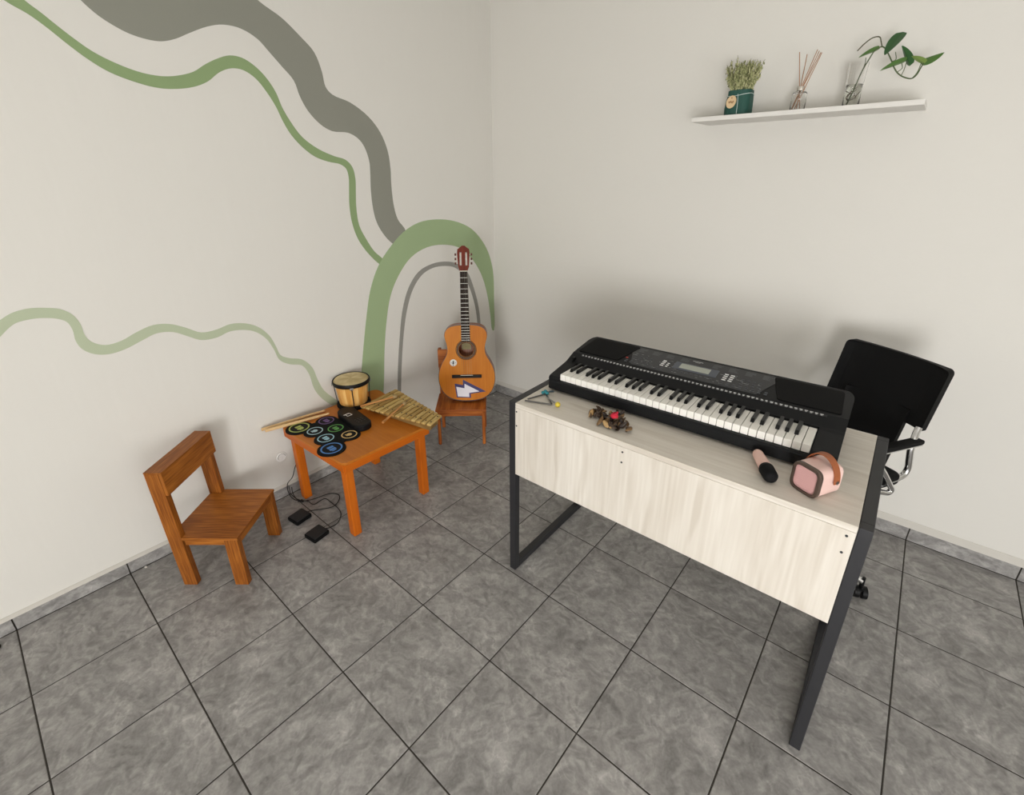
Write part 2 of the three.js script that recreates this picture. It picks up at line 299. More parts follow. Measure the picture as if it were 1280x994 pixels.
// ---------------------------------------------------------------- desk
const DK = { x: 1.2035, z: 1.2764, turn: 0.01066, L: 1.0772, D: 0.5359, H: 0.7873, w: 0.0285 };
function onDesk(a, b, y = 0) { const c = Math.cos(DK.turn), s = Math.sin(DK.turn); return [DK.x + a * c - b * s, DK.H + y, DK.z - a * s - b * c]; }
{
  const d = thing('desk', 'pale wood-grain desk with black square-tube steel frames and a modesty panel', 'desk', [DK.x, 0, DK.z], DK.turn);
  const { L, D, H, w } = DK;
  for (const x of [w / 2, L - w / 2]) {
    const f = part('side_frame', [
      rb(w, H, w, x, H / 2, -w / 2, 0.0025, 'y'), rb(w, H, w, x, H / 2, -D + w / 2, 0.0025, 'y'),
      rb(w, w, D - 2 * w, x, H - w / 2, -D / 2, 0.0025, 'z'), rb(w, w, D - 2 * w, x, w / 2 + 0.001, -D / 2, 0.0025, 'z')], M.blackSteel, d, 'black square-tube frame');
    f.userData.label = 'black square-tube frame';
  }
  part('desktop', rb(L - 2 * w - 0.001, 0.018, D - 0.001, L / 2, H - 0.0095, -D / 2 - 0.0005, 0.0012, 'x'), M.deskWood, d, 'pale wood-grain desktop board');
  part('modesty_panel', rb(L - 2 * w - 0.001, H - 0.0188 - 0.482, 0.018, L / 2, (H - 0.0188 + 0.482) / 2, -0.0092, 0.0012, 'y'), M.deskWood, d, 'pale wood-grain front panel with screws');
  for (const [x, y] of [[w + 0.007, H - 0.034], [w + 0.007, H - 0.092], [0.455, H - 0.036], [0.455, H - 0.073], [L - w - 0.017, H - 0.034], [L - w - 0.017, H - 0.083]]) {
    const g = cyl(0.0032, 0.0032, 0.0014, 0, 0, 0, 12); g.rotateX(Math.PI / 2); g.translate(x, y, 0.0002);
    part('screw', g, M.darkGrey, d, 'small dark screw head');
  }
}

// ---------------------------------------------------------------- keyboard
{
  const p = onDesk(0.052, 0.165, 0);
  const k = thing('electronic_keyboard', 'black electronic keyboard with piano keys, speakers and a small screen on the desk', 'keyboard', p, DK.turn + 0.017);
  const L = 0.922, Dp = 0.362;
  // profile (b, y): low at the front, rising to the back
  const prof = poly([[0, 0.010], [0, 0.040], [0.006, 0.047], [0.020, 0.056], [0.125, 0.074], [0.140, 0.078], [0.188, 0.099], [0.350, 0.124], [Dp, 0.120], [Dp, 0.022], [0.34, 0.010]]);
  const ext = extr(prof, L, 0); ext.rotateY(Math.PI / 2);            // shape x -> -z, depth -> +x
  const plan = roundedPoly([[0, 0], [L, 0], [L, -Dp], [0, -Dp]], [0.02, 0.02, 0.06, 0.06]);
  const pl = slab(plan, 0.14, 0);
  const ev = new Evaluator(); ev.attributes = ['position', 'normal']; ev.useGroups = false;
  const strip = g => { const n = g.index ? g.toNonIndexed() : g; n.deleteAttribute('uv'); n.clearGroups(); return new Brush(n); };
  let body = ev.evaluate(strip(ext), strip(pl), INTERSECTION);
  const slot = new THREE.BoxGeometry(0.814, 0.08, 0.150); slot.translate(0.453, 0.046 + 0.04, -0.136 + 0.075);
  body = ev.evaluate(body, strip(slot), SUBTRACTION);
  const bg = planar(body.geometry, 'x');
  part('body', bg, dark(0x121315, 0.5, 0.45), k, 'black plastic case');
  const slope = Math.atan2(0.025, 0.162), py = b => 0.099 + (b - 0.188) * 0.025 / 0.162;
  // speaker grilles lying on the sloped panel
  function onPanel(g, x, b, lift) { g.rotateX(slope); g.translate(x, py(b) + lift, -b); return g; }
  const bump = dataTex(128, 128, (u, v) => { const s = Math.sin(u * Math.PI * 32) * Math.sin(v * Math.PI * 32); const t = s > 0.2 ? 40 : 220; return [t, t, t]; }, false, 12);
  const grill = dark(0x070708, 0.7, 0.3); grill.bumpMap = bump; grill.bumpScale = 0.001;
  const gl = slab(roundedPoly([[-0.11, 0.068], [0.060, 0.068], [0.098, -0.068], [-0.100, -0.068]], 0.012), 0.003, 0.001);
  part('speaker_grille', planar(onPanel(gl, 0.125, 0.268, 0.0), 'x'), grill, k, 'black left speaker grille');
  const gr = slab(roundedPoly([[-0.062, 0.068], [0.108, 0.068], [0.100, -0.068], [-0.098, -0.068]], 0.012), 0.003, 0.001);
  part('speaker_grille', planar(onPanel(gr, 0.795, 0.268, 0.0), 'x'), grill, k, 'black right speaker grille');
  // control panel with print
  const cv = document.createElement('canvas'); cv.width = 1024; cv.height = 256; const c = cv.getContext('2d');
  c.fillStyle = '#232427'; c.fillRect(0, 0, 1024, 256);
  const r = mulberry(31);
  c.fillStyle = '#55575b';
  for (let i = 0; i < 9; i++) { const x = 70 + i * 104 + (i > 4 ? 10 : 0); if (i === 4) continue; for (let q = 0; q < 6; q++) c.fillRect(x, 16 + q * 9, 30 + r() * 34, 4); }
  c.fillStyle = '#c9c9c9'; c.fillRect(22, 18, 26, 5); c.fillRect(30, 18, 6, 30); c.fillRect(974, 18, 26, 5); c.fillRect(984, 18, 6, 30); c.fillRect(460, 26, 70, 6); c.fillRect(480, 40, 34, 3);
  c.fillStyle = '#b5b5b5';
  for (let q = 0; q < 70; q++) { const x = 30 + r() * 960, y = 96 + Math.floor(r() * 7) * 22; if (x > 390 && x < 660 && y < 190) continue; c.fillRect(x, y, 8 + r() * 14, 2.5); }
  const ctex = new THREE.CanvasTexture(cv); ctex.colorSpace = THREE.SRGBColorSpace;
  const panel = slab(roundedPoly([[-0.215, 0.070], [0.215, 0.070], [0.268, -0.070], [-0.268, -0.070]], 0.004), 0.0016, 0.0004);
  { const q = panel.attributes.position, uv = new Float32Array(q.count * 2); for (let i = 0; i < q.count; i++) { uv[i * 2] = (q.getX(i) + 0.268) / 0.536; uv[i * 2 + 1] = 0.5 - q.getZ(i) / 0.14; } panel.setAttribute('uv', new THREE.BufferAttribute(uv, 2)); }
  part('control_panel', onPanel(panel, 0.457, 0.268, 0.0002), new THREE.MeshStandardMaterial({ map: ctex, roughness: 0.4 }), k, 'dark control panel with tiny white print');
  const scr = part('screen', onPanel(rb(0.152, 0.003, 0.052, 0, 0, 0, 0.0012), 0.457, 0.266, 0.0016), std(0x4a4f5a, 0.3), k, 'small display bezel');
  part('display_glass', onPanel(rb(0.104, 0.001, 0.034, 0, 0, 0, 0.0004), 0.455, 0.267, 0.0034), std(0xa9ada2, 0.2), scr, 'pale grey-green display');
  // buttons
  const btn = rb(0.009, 0.003, 0.0045, 0, 0, 0, 0.001), wide = rb(0.013, 0.003, 0.005, 0, 0, 0, 0.001);
  const bm = std(0x4a4c50, 0.45), wm = std(0xe2e2e0, 0.45), rm = std(0xb53a34, 0.45);
  const btnAt = (x, b, m, g = btn) => part('button', onPanel(g.clone(), x, b, 0.002), m, k);
  for (let i = 0; i < 8; i++) for (let j = 0; j < 2; j++) { btnAt(0.215 + i * 0.0195, 0.222 - j * 0.011, bm); btnAt(0.56 + i * 0.0195, 0.222 - j * 0.011, bm); }
  for (let i = 0; i < 4; i++) for (let j = 0; j < 3; j++) { btnAt(0.235 + i * 0.02, 0.238 + j * 0.014, bm); btnAt(0.615 + i * 0.018, 0.238 + j * 0.015, bm); }
  for (let j = 0; j < 4; j++) { btnAt(0.343, 0.240 + j * 0.012, wm, wide); btnAt(0.361, 0.240 + j * 0.012, j === 3 ? bm : wm); btnAt(0.560, 0.240 + j * 0.013, wm, wide); btnAt(0.580, 0.240 + j * 0.013, wm, wide); }
  btnAt(0.208, 0.238, rm); for (let i = 0; i < 9; i++) btnAt(0.39 + i * 0.0165, 0.226, bm);
  // small white key legends printed along the front lip of the panel
  const cv2 = document.createElement('canvas'); cv2.width = 2048; cv2.height = 32; const c2 = cv2.getContext('2d');
  c2.fillStyle = '#121213'; c2.fillRect(0, 0, 2048, 32); c2.fillStyle = '#d6d6d4';
  for (let i = 0; i < 61; i++) { const x = 12 + i * 33.2; c2.fillRect(x, 4, 15 + r() * 9, 9); c2.fillRect(x + 3, 17, 12 + r() * 8, 8); }
  const ltex = new THREE.CanvasTexture(cv2); ltex.colorSpace = THREE.SRGBColorSpace;
  const ls = new THREE.BoxGeometry(0.83, 0.0006, 0.009); ls.rotateX(slope * 2.6); ls.translate(0.455, 0.0965, -0.181);
  part('key_legend', ls, new THREE.MeshStandardMaterial({ map: ltex, roughness: 0.45 }), k, 'row of small white legends above the keys');
  // keys
  const x0 = 0.0475, pitch = 0.0225, wk = rb(pitch - 0.0016, 0.0245, 0.118, 0, 0, 0, 0.0014), km = [std(0xf2efe8, 0.35), std(0xf1eee6, 0.35)];
  for (let i = 0; i < 36; i++) { const m = part('white_key', wk, km[i % 2], k); m.position.set(x0 + (i + 0.5) * pitch, 0.0585, -0.016 - 0.059); }
  const bk = (() => { const s = poly([[0, 0], [0.007, 0.0115], [0.076, 0.0115], [0.078, 0]]); const g = extr(s, 0.0082, 0.0012); g.rotateY(Math.PI / 2); g.translate(-0.00425, 0, 0); return planar(g, 'z'); })();
  for (let i = 0; i < 35; i++) { const n = i % 7; if (n === 2 || n === 6) continue; const m = part('black_key', bk, M.blackGloss, k); m.position.set(x0 + (i + 1) * pitch + [-.0018, .0018, 0, -.002, 0, .002, 0][n], 0.0705, -0.058); }
  // pitch wheel on the left cheek, feet
  const wheel = cyl(0.014, 0.014, 0.008, 0, 0, 0, 24); wheel.rotateZ(Math.PI / 2); wheel.translate(0.026, 0.080, -0.15);
  part('pitch_wheel', wheel, M.blackGloss, k, 'black pitch wheel');
  for (const [x, b] of [[0.06, 0.04], [0.86, 0.04], [0.06, 0.32], [0.86, 0.32]]) part('foot', cyl(0.009, 0.009, 0.011, x, 0.0055, -b, 14), M.blackMatte, k);
}

// ---------------------------------------------------------------- things lying on the desk
{
  // triangle: bent steel rod, open at one corner, tied with teal cord
  const t = thing('music_triangle', 'small steel triangle with teal cord lying on the desk corner', 'triangle', onDesk(0, 0), DK.turn);
  const q = (a, b, y = 0.004) => [a, y, -b];
  part('rod', tube([q(0.050, 0.048), q(0.075, 0.118), q(0.0785, 0.1225), q(0.083, 0.119), q(0.138, 0.072), q(0.142, 0.067), q(0.137, 0.064), q(0.050, 0.031)], 0.0028, 60, 8), std(0x6d6c6a, 0.35, { metalness: 0.9 }), t, 'bent steel rod');
  const knot = []; const r = mulberry(5);
  for (let i = 0; i < 7; i++) { const g = new THREE.IcosahedronGeometry(0.0038 + r() * 0.004, 1); g.translate(0.080 + (r() - 0.5) * 0.02, 0.009 + r() * 0.006, -(0.118 + (r() - 0.5) * 0.022)); knot.push(g); }
  part('cord_knot', knot, std(0x2f7f86, 0.8), t, 'teal knotted cord');
  part('cord_loop', tube([q(0.082, 0.125, 0.012), q(0.092, 0.138, 0.016), q(0.098, 0.146, 0.012), q(0.088, 0.144, 0.008), q(0.078, 0.132, 0.010)], 0.0022, 24, 6), std(0x3a4a50, 0.8), t, 'dark cord loop');
  const b = thing('triangle_beater', 'thin metal beater with yellow ball tip inside the triangle', 'beater', onDesk(0, 0), DK.turn);
  part('stem', rod(q(0.098, 0.095, 0.010), q(0.160, 0.072, 0.010), 0.0022, 8), M.steel, b, 'steel stem');
  const ball = new THREE.SphereGeometry(0.0095, 20, 14); ball.translate(0.166, 0.0096, -0.070); part('tip', ball, std(0xd9c13f, 0.5), b, 'yellow ball tip');
}
{
  // shell rattle: bunch of dried seed shells tied with red yarn
  const t = thing('seed_shell_rattle', 'bunch of brown dried seed shells tied with red yarn on the desk', 'rattle', onDesk(0.366, 0.088), DK.turn);
  const mats = [std(0x3b2a1c, 0.6), std(0x4a3520, 0.6), std(0x2c211a, 0.6), std(0x6e5230, 0.6), std(0xa8885a, 0.65)];
  const r = mulberry(12);
  // half shell: a lathed cup, pointed
  const shell = (() => {
    const g = new THREE.SphereGeometry(1, 14, 10, 0, Math.PI * 1.25); g.scale(0.0095, 0.020, 0.0085);
    const p = g.attributes.position; for (let i = 0; i < p.count; i++) { const y = p.getY(i) / 0.02; const f = 1 - 0.45 * Math.max(0, y); p.setX(i, p.getX(i) * f); p.setZ(i, p.getZ(i) * f + 0.004 * y * y); }
    g.computeVertexNormals(); return g;
  })();
  for (const m of mats) m.side = THREE.DoubleSide;
  for (let i = 0; i < 62; i++) {
    const a = r() * Math.PI * 2, rad = Math.sqrt(r()) * 1.0, x = Math.cos(a) * rad * 0.082, z = Math.sin(a) * rad * 0.050;
    const m = part('shell', shell, mats[Math.floor(r() * (i > 38 ? 5 : 3.6))], t);
    m.position.set(x, 0.010 + (1 - rad) * 0.022 * r(), z + x * 0.12); m.rotation.set(Math.PI / 2 + (r() - 0.5) * 1.1, r() * 6.28, r() * 6.28); m.scale.setScalar(0.55 + r() * 0.45);
    m.updateMatrix(); const lo = new THREE.Box3().setFromBufferAttribute(shell.clone().applyMatrix4(m.matrix).attributes.position).min.y; if (lo < 0.0005) m.position.y += 0.0005 - lo;
  }
  const yarn = []; for (let i = 0; i < 9; i++) { const a = r() * 6.28, b = r() * 6.28; yarn.push(tube([[Math.cos(a) * 0.008 + 0.012, 0.026 + r() * 0.012, Math.sin(a) * 0.01 + 0.004], [0.012 + (r() - 0.5) * 0.02, 0.036 + r() * 0.008, 0.004 + (r() - 0.5) * 0.016], [Math.cos(b) * 0.012 + 0.012, 0.022 + r() * 0.01, Math.sin(b) * 0.012 + 0.004]], 0.0028, 12, 6)); }
  const yb = new THREE.IcosahedronGeometry(0.011, 2); yb.scale(1.2, 0.8, 1); yb.translate(0.012, 0.030, 0.006); yarn.push(yb);
  part('yarn', yarn, std(0xc4233a, 0.85), t, 'red yarn binding');
}
{
  // pink microphone with black head
  const A = onDesk(0.789, 0.163, 0.0178), B = onDesk(0.853, 0.045, 0.0216);
  const g = thing('microphone', 'small pink microphone with a black head lying on the desk', 'microphone', A);
  const d = v3(B[0] - A[0], B[1] - A[1], B[2] - A[2]), len = d.length();
  g.quaternion.setFromUnitVectors(v3(0, 1, 0), d.clone().normalize());
  part('handle', lathe([[0.0001, 0], [0.008, 0.0008], [0.0125, 0.004], [0.0145, 0.010], [0.0165, len * 0.62], [0.0001, len * 0.62]]), std(0xe6bfb2, 0.4), g, 'pink handle');
  part('head', lathe([[0.0165, len * 0.6], [0.0185, len * 0.64], [0.0188, len * 0.8], [0.0182, len * 0.93], [0.0145, len * 0.985], [0.008, len], [0.0001, len * 1.002]]), M.blackMatte, g, 'black head');
  part('grille_ring', lathe([[0.0188, len * 0.66], [0.0193, len * 0.665], [0.0193, len * 0.69], [0.0188, len * 0.695]]), M.black, g);
}
{
  // pink cube speaker with brown strap
  const p = onDesk(0.942, 0.100);
  const s = thing('karaoke_speaker', 'pink rounded cube speaker with bronze front rim and brown leather strap', 'speaker', p, DK.turn - 0.50);
  const W = 0.075, Hh = 0.080, D = 0.084;
  const outline = (w, h, r) => { const q = roundedPoly([[-w / 2, -h / 2], [w / 2, -h / 2], [w / 2, h / 2], [-w / 2, h / 2]], r); return q; };
  const body = extr(outline(W, Hh, 0.023), D - 0.014, 0.005); body.translate(0, Hh / 2, -D / 2 + 0.005);
  part('body', body, std(0xe9c6bd, 0.4), s, 'pink body');
  const ring = outline(W + 0.001, Hh + 0.001, 0.023); ring.holes.push(new THREE.Path(outline(W - 0.011, Hh - 0.011, 0.018).getPoints(8)));
  const rg = extr(ring, 0.008, 0.002); rg.translate(0, Hh / 2, D / 2 - 0.008); part('front_rim', rg, std(0x57483f, 0.35, { metalness: 0.3 }), s, 'bronze-brown front rim');
  const gg = extr(outline(W - 0.011, Hh - 0.011, 0.018), 0.004, 0.001); gg.translate(0, Hh / 2, D / 2 - 0.008);
  part('front_grille', gg, std(0xd6a5a2, 0.6, { bumpMap: bumpDots(), bumpScale: 0.0006 }), s, 'dusty pink front grille');
  // strap: flat band arching from side to side
  const band = []; const N = 28; const P = [], I = [];
  for (let i = 0; i <= N; i++) {
    const t = i / N, a = Math.PI * t, x = -Math.cos(a) * (W / 2 + 0.004), y = Hh * 0.50 + Math.sin(a) * 0.060;
    for (const [dx, dz] of [[0, -0.010], [0, 0.010], [1, 0.010], [1, -0.010]]) { const n = [-Math.cos(a), Math.sin(a)]; P.push(x + n[0] * dx * 0.0025, y + n[1] * dx * 0.0025, dz - 0.012); }
  }
  for (let i = 0; i < N; i++) for (let j = 0; j < 4; j++) { const a = i * 4 + j, b = i * 4 + (j + 1) % 4, c = a + 4, e = b + 4; I.push(a, c, b, b, c, e); }
  const sg = new THREE.BufferGeometry(); sg.setAttribute('position', new THREE.Float32BufferAttribute(P, 3)); sg.setIndex(I); const sgn = sg.toNonIndexed(); sgn.computeVertexNormals();
  part('strap', planar(sgn, 'x'), std(0x9a5630, 0.5), s, 'brown leather strap');
  for (const x of [-1, 1]) { const g = cyl(0.005, 0.005, 0.004, 0, 0, 0, 14); g.rotateZ(Math.PI / 2); g.translate(x * (W / 2 + 0.006), Hh * 0.5 + 0.004, -0.012); part('strap_stud', g, M.steel, s); }
}
function bumpDots() { return dataTex(64, 64, (u, v) => { const t = (Math.sin(u * 50) * Math.sin(v * 50) > 0.1) ? 60 : 210; return [t, t, t]; }, false, 30); }

// ---------------------------------------------------------------- small wooden chairs
function kidChair(name, label, pos, turn, o, mat) {
  const c = thing(name, label, 'chair', pos, turn);
  const { W, lw, ld, sh, bh, zr, zf, k, board, seat } = o;      // zr rear leg back face, zf front leg back face
  for (const x of [lw / 2, W - lw / 2]) {
    part('leg', skewZ(rb(lw, bh - 0.006, ld, x, (bh - 0.006) / 2, zr + ld / 2, 0.003, 'y'), k), mat, c, x < W / 2 ? undefined : undefined);
    part('leg', rb(lw, sh - 0.012, o.fl || ld, x, (sh - 0.012) / 2, zf + (o.fl || ld) / 2, o.round ? (o.fl || ld) * 0.35 : 0.003, 'y'), mat, c);
  }
  const zk = k * sh;
  // seat: boards between the rear legs and in front of them
  const s = o.over;
  const sp = [[lw + 0.001, zr + zk + 0.004], [W - lw - 0.001, zr + zk + 0.004], [W - lw - 0.001, zr + zk + ld + 0.001], [W + s, zr + zk + ld + 0.001], [W + s, zf + (o.fl || ld) + o.nose], [-s, zf + (o.fl || ld) + o.nose], [-s, zr + zk + ld + 0.001], [lw + 0.001, zr + zk + ld + 0.001]];
  const sg = slab(roundedPoly(sp, 0.0015), seat, 0.002); sg.translate(0, sh - seat, 0);
  part('seat', planar(sg, 'z', [0.2, 0.1]), mat, c);
  const ah = o.apron, ay = sh - seat - ah / 2, z1 = zr + ld, z2 = zf;
  for (const x of [lw * 0.5, W - lw * 0.5]) part('apron', rb(0.016, ah, z2 - z1 + 0.004, x, ay, (z1 + z2) / 2, 0.002, 'z'), mat, c);
  part('apron', rb(W - 2 * lw + 0.004, ah, 0.014, W / 2, ay, zf + (o.fl || ld) - 0.008, 0.002, 'x'), mat, c);
  part('apron', rb(W - 2 * lw + 0.004, ah, 0.014, W / 2, ay, zr + ld / 2 + zk, 0.002, 'x'), mat, c);
  const zt = zr + k * (bh - board / 2);
  part('backrest_board', skewZ(rb(W, board, 0.012, W / 2, bh - 0.006 - board / 2, zr + ld + 0.007, 0.002, 'x'), k), mat, c);
  if (o.cap) part('backrest_cap', rb(W, 0.006, ld + 0.013, W / 2, bh - 0.0028, zr + k * bh + (ld + 0.013) / 2, 0.001, 'x'), mat, c);
  return c;
}
kidChair('wooden_chair', 'low empty wooden chair with a wide backrest board beside the table', [0.2438, 0, 2.2127], Math.atan2(0.7631, -0.6463),
  { W: 0.312, lw: 0.028, ld: 0.055, sh: 0.241, bh: 0.543, zr: 0, zf: 0.212, k: -0.033, board: 0.096, seat: 0.012, over: 0.001, nose: 0.003, apron: 0.028, cap: true }, M.chairWood);
const GC = { p: [0.2404, 0, 0.8113], turn: Math.atan2(0.6655, 0.7464) };
kidChair('wooden_chair', 'low wooden chair in the corner carrying the guitar', GC.p, GC.turn,
  { W: 0.292, lw: 0.020, ld: 0.030, fl: 0.022, sh: 0.249, bh: 0.556, zr: -0.248, zf: -0.020, k: -0.02, board: 0.120, seat: 0.014, over: 0.006, nose: 0.012, apron: 0.036, cap: false, round: true }, M.redWood);

// ---------------------------------------------------------------- guitar
{
  const u = v3(0.7464, 0, -0.6655), fw = v3(0.6655, 0, 0.7464), tilt = Math.atan2(0.12, 0.92);
  const n = fw.clone().multiplyScalar(Math.cos(tilt)).add(v3(0, Math.sin(tilt), 0)), v = n.clone().cross(u).normalize();
  const g = thing('classical_guitar', 'orange classical guitar with stickers leaning upright on the small corner chair', 'guitar');
  const o = v3(GC.p[0], 0.262, GC.p[2]).addScaledVector(u, 0.184).addScaledVector(fw, -0.080);
  g.position.copy(o); g.quaternion.setFromRotationMatrix(new THREE.Matrix4().makeBasis(u, v, n));
  const half = [[0, 0], [0.07, 0.007], [0.115, 0.025], [0.148, 0.058], [0.166, 0.10], [0.172, 0.145], [0.166, 0.195], [0.145, 0.245], [0.122, 0.285], [0.113, 0.32], [0.116, 0.355], [0.125, 0.39], [0.1275, 0.415], [0.118, 0.443], [0.095, 0.463], [0.055, 0.473], [0, 0.475]];
  const pts = half.concat(half.slice(1, -1).reverse().map(p => [-p[0], p[1]]));
  const cur = new THREE.CatmullRomCurve3(pts.map(p => v3(p[0], p[1], 0)), true, 'centripetal').getPoints(160).slice(0, -1);
  const out = f => cur.map(p => new THREE.Vector2(p.x * f, 0.235 + (p.y - 0.235) * f));
  const outline = f => new THREE.Shape(out(f));
  const gw = wood([192, 108, 20], [214, 136, 40], 211, { rep: 1.6, coarse: 0.6, fine: 0.5 }, 0.42);
  const side = wood([112, 52, 22], [150, 78, 34], 217, { rep: 2 }, 0.3);
  gw.specularIntensity = 0.3;
  const ribs = outline(0.997); ribs.holes.push(new THREE.Path(out(0.975).reverse()));
  const rg = extr(ribs, 0.076, 0); rg.translate(0, 0, -0.080);
  const back = extr(outline(0.996), 0.004, 0); back.translate(0, 0, -0.082);
  part('body', planar(merge([rg, back]), 'y'), side, g, 'brown guitar sides and back');
  const top = outline(1); const hole = new THREE.Path(); hole.absarc(0, 0.322, 0.042, 0, Math.PI * 2, true); top.holes.push(hole);
  const tg = extr(top, 0.004, 0.0008, 40); tg.translate(0, 0, -0.005);
  part('soundboard', planar(tg, 'y'), gw, g, 'orange varnished soundboard');
  const bind = outline(1.004); bind.holes.push(new THREE.Path(out(0.985).reverse())); const bgm = extr(bind, 0.004, 0); bgm.translate(0, 0, -0.0036);
  part('binding', bgm, std(0x2c1a12, 0.4), g, 'dark edge binding');
  const ringShape = (a, b) => { const s = new THREE.Shape(); s.absarc(0, 0, b, 0, Math.PI * 2, false); const h = new THREE.Path(); h.absarc(0, 0, a, 0, Math.PI * 2, true); s.holes.push(h); return s; };
  const ro = [[0.0425, 0.046, 0x120d0b], [0.0478, 0.0575, 0x4d4438], [0.0593, 0.0625, 0x120d0b]];
  const rosette = part('rosette', (() => { const q = extr(ringShape(0.0425, 0.0625), 0.0004, 0, 48); q.translate(0, 0.322, -0.0008); return q; })(), dark(0x2a1f18, 0.5, 0.3), g, 'dark rosette around the sound hole');
  for (const [a, b, c] of ro) { const q = extr(ringShape(a, b), 0.0004, 0, 48); q.translate(0, 0.322, -0.0004); part('rosette_ring', q, dark(c, 0.5, 0.3), rosette); }
  const dash = []; for (let i = 0; i < 26; i++) { const a = i / 26 * Math.PI * 2, q = bx(0.003, 0.006, 0.0005); q.rotateZ(a); q.translate(-Math.sin(a) * 0.0527, 0.322 + Math.cos(a) * 0.0527, 0.0002); dash.push(q); }
  part('rosette_inlay', dash, std(0x241b16, 0.5), rosette);
  part('paper_label', bx(0.055, 0.045, 0.001, -0.002, 0.330, -0.077), std(0xa79a6e, 0.8), g, 'paper label inside the sound hole');
  // bridge
  const br = part('bridge', rb(0.180, 0.020, 0.009, 0, 0.158, 0.004, 0.002), dark(0x100d0b, 0.5, 0.35), g, 'black bridge');
  part('saddle', rb(0.074, 0.003, 0.006, 0, 0.166, 0.009, 0.0008), std(0xe8e2d2, 0.4), br, 'white saddle');
  // neck, fingerboard, frets
  const nut = 0.785, saddleY = 0.163, sc = nut - saddleY, wAt = y => 0.0215 + (nut - y) / 0.41 * 0.0055;
  const nk = poly([[-wAt(0.44) + 0.001, 0.44], [wAt(0.44) - 0.001, 0.44], [0.0205, nut + 0.01], [-0.0205, nut + 0.01]]);
  const ng = extr(nk, 0.018, 0.004); ng.translate(0, 0, -0.021); part('neck', planar(ng, 'y'), side, g, 'brown neck');
  const fb = poly([[-wAt(0.377), 0.377], [wAt(0.377), 0.377], [0.0215, nut], [-0.0215, nut]]);
  const fg = extr(fb, 0.006, 0.0005); fg.translate(0, 0, 0.0); const board = part('fingerboard', planar(fg, 'y'), dark(0x1f1410, 0.55, 0.3), g, 'dark brown fingerboard');
  for (let i = 1; i <= 18; i++) { const y = nut - sc * (1 - Math.pow(2, -i / 12)); part('fret', rb(wAt(y) * 2, 0.0022, 0.0018, 0, y, 0.0068, 0.0006), std(0xc8c4ba, 0.35, { metalness: 0.6 }), board); }
  part('nut', rb(0.044, 0.005, 0.008, 0, nut + 0.0025, 0.004, 0.001), std(0xe9e3d3, 0.4), g, 'white nut');
  // headstock tilted back, with two slots
  const h = new THREE.Group(); h.position.set(0, nut + 0.005, 0.002); h.rotation.x = -0.16; g.add(h); h.name = 'headstock';
  const hs = poly([[-0.0225, 0], [0.0225, 0], [0.031, 0.022], [0.036, 0.10], [0.034, 0.122], [0.022, 0.130], [0.008, 0.142], [-0.008, 0.142], [-0.022, 0.130], [-0.034, 0.122], [-0.036, 0.10], [-0.031, 0.022]]);
  for (const x of [-0.0165, 0.0165]) { const s = new THREE.Path(); s.moveTo(x - 0.0055, 0.030); s.lineTo(x - 0.0055, 0.105); s.lineTo(x + 0.0055, 0.105); s.lineTo(x + 0.0055, 0.030); s.closePath(); hs.holes.push(s); }
  const hg = extr(hs, 0.016, 0.0012); hg.translate(0, 0, -0.016);
  part('head_plate', planar(hg, 'y'), wood([96, 34, 20], [132, 52, 30], 223, { rep: 2 }, 0.3), h, 'reddish brown headstock');
  for (const sx of [-1, 1]) for (let i = 0; i < 3; i++) {
    const y = 0.042 + i * 0.0255;
    const tn = part('tuning_peg', merge([rod([sx * 0.0165 - 0.0095, y, -0.008], [sx * 0.0165 + 0.0095, y, -0.008], 0.0042, 12), rod([sx * 0.026, y, -0.008], [sx * 0.044, y, -0.008], 0.002, 8)]), std(0xe6ded0, 0.35), h, 'white string roller');
    part('peg_button', rb(0.010, 0.014, 0.006, sx * 0.046, y, -0.008, 0.0025), std(0x5b2a1c, 0.4), h);
  }
  const strs = []; for (let i = 0; i < 6; i++) { const x0 = (i - 2.5) * 0.0118, x1 = (i - 2.5) * 0.0070; part('string', rod([x0, saddleY + 0.003, 0.0125], [x1, nut + 0.003, 0.0092], i < 3 ? 0.00045 : 0.0004, 6), i < 3 ? std(0x6a5f50, 0.5, { metalness: 0.6 }) : std(0x9a8f7a, 0.5), g); }
  // stickers
  const zig = [[-0.076, 0.112], [-0.026, 0.102], [-0.025, 0.136], [0.114, 0.059], [0.021, 0.045], [0.021, 0.019], [-0.066, 0.023]];
  const st = part('zigzag_sticker', (() => { const q = extr(poly(zig), 0.0004, 0); q.translate(0, 0, -0.0002); return q; })(), std(0x2d2263, 0.5), g, 'violet and white zigzag arrow sticker');
  part('sticker_fill', (() => { const q = extr(poly([[-0.067, 0.092], [-0.017, 0.081], [-0.016, 0.110], [0.074, 0.060], [0.011, 0.051], [0.012, 0.025], [-0.059, 0.029]]), 0.0004, 0); q.translate(0, 0, 0.0002); return q; })(), std(0xe9e6ee, 0.5), st, 'white sticker centre');
  const cs = new THREE.Shape(); cs.absarc(-0.079, 0.243, 0.0215, 0, Math.PI * 2);
  const rs = part('round_sticker', (() => { const q = extr(cs, 0.0004, 0, 30); q.translate(0, 0, -0.0002); return q; })(), std(0xdedcd6, 0.5), g, 'round white sticker with black figure');
  const disc = (x, y, r) => { const s = new THREE.Shape(); s.absarc(x, y, r, 0, Math.PI * 2); const q = extr(s, 0.0004, 0, 16); q.translate(0, 0, 0.0002); return q; };
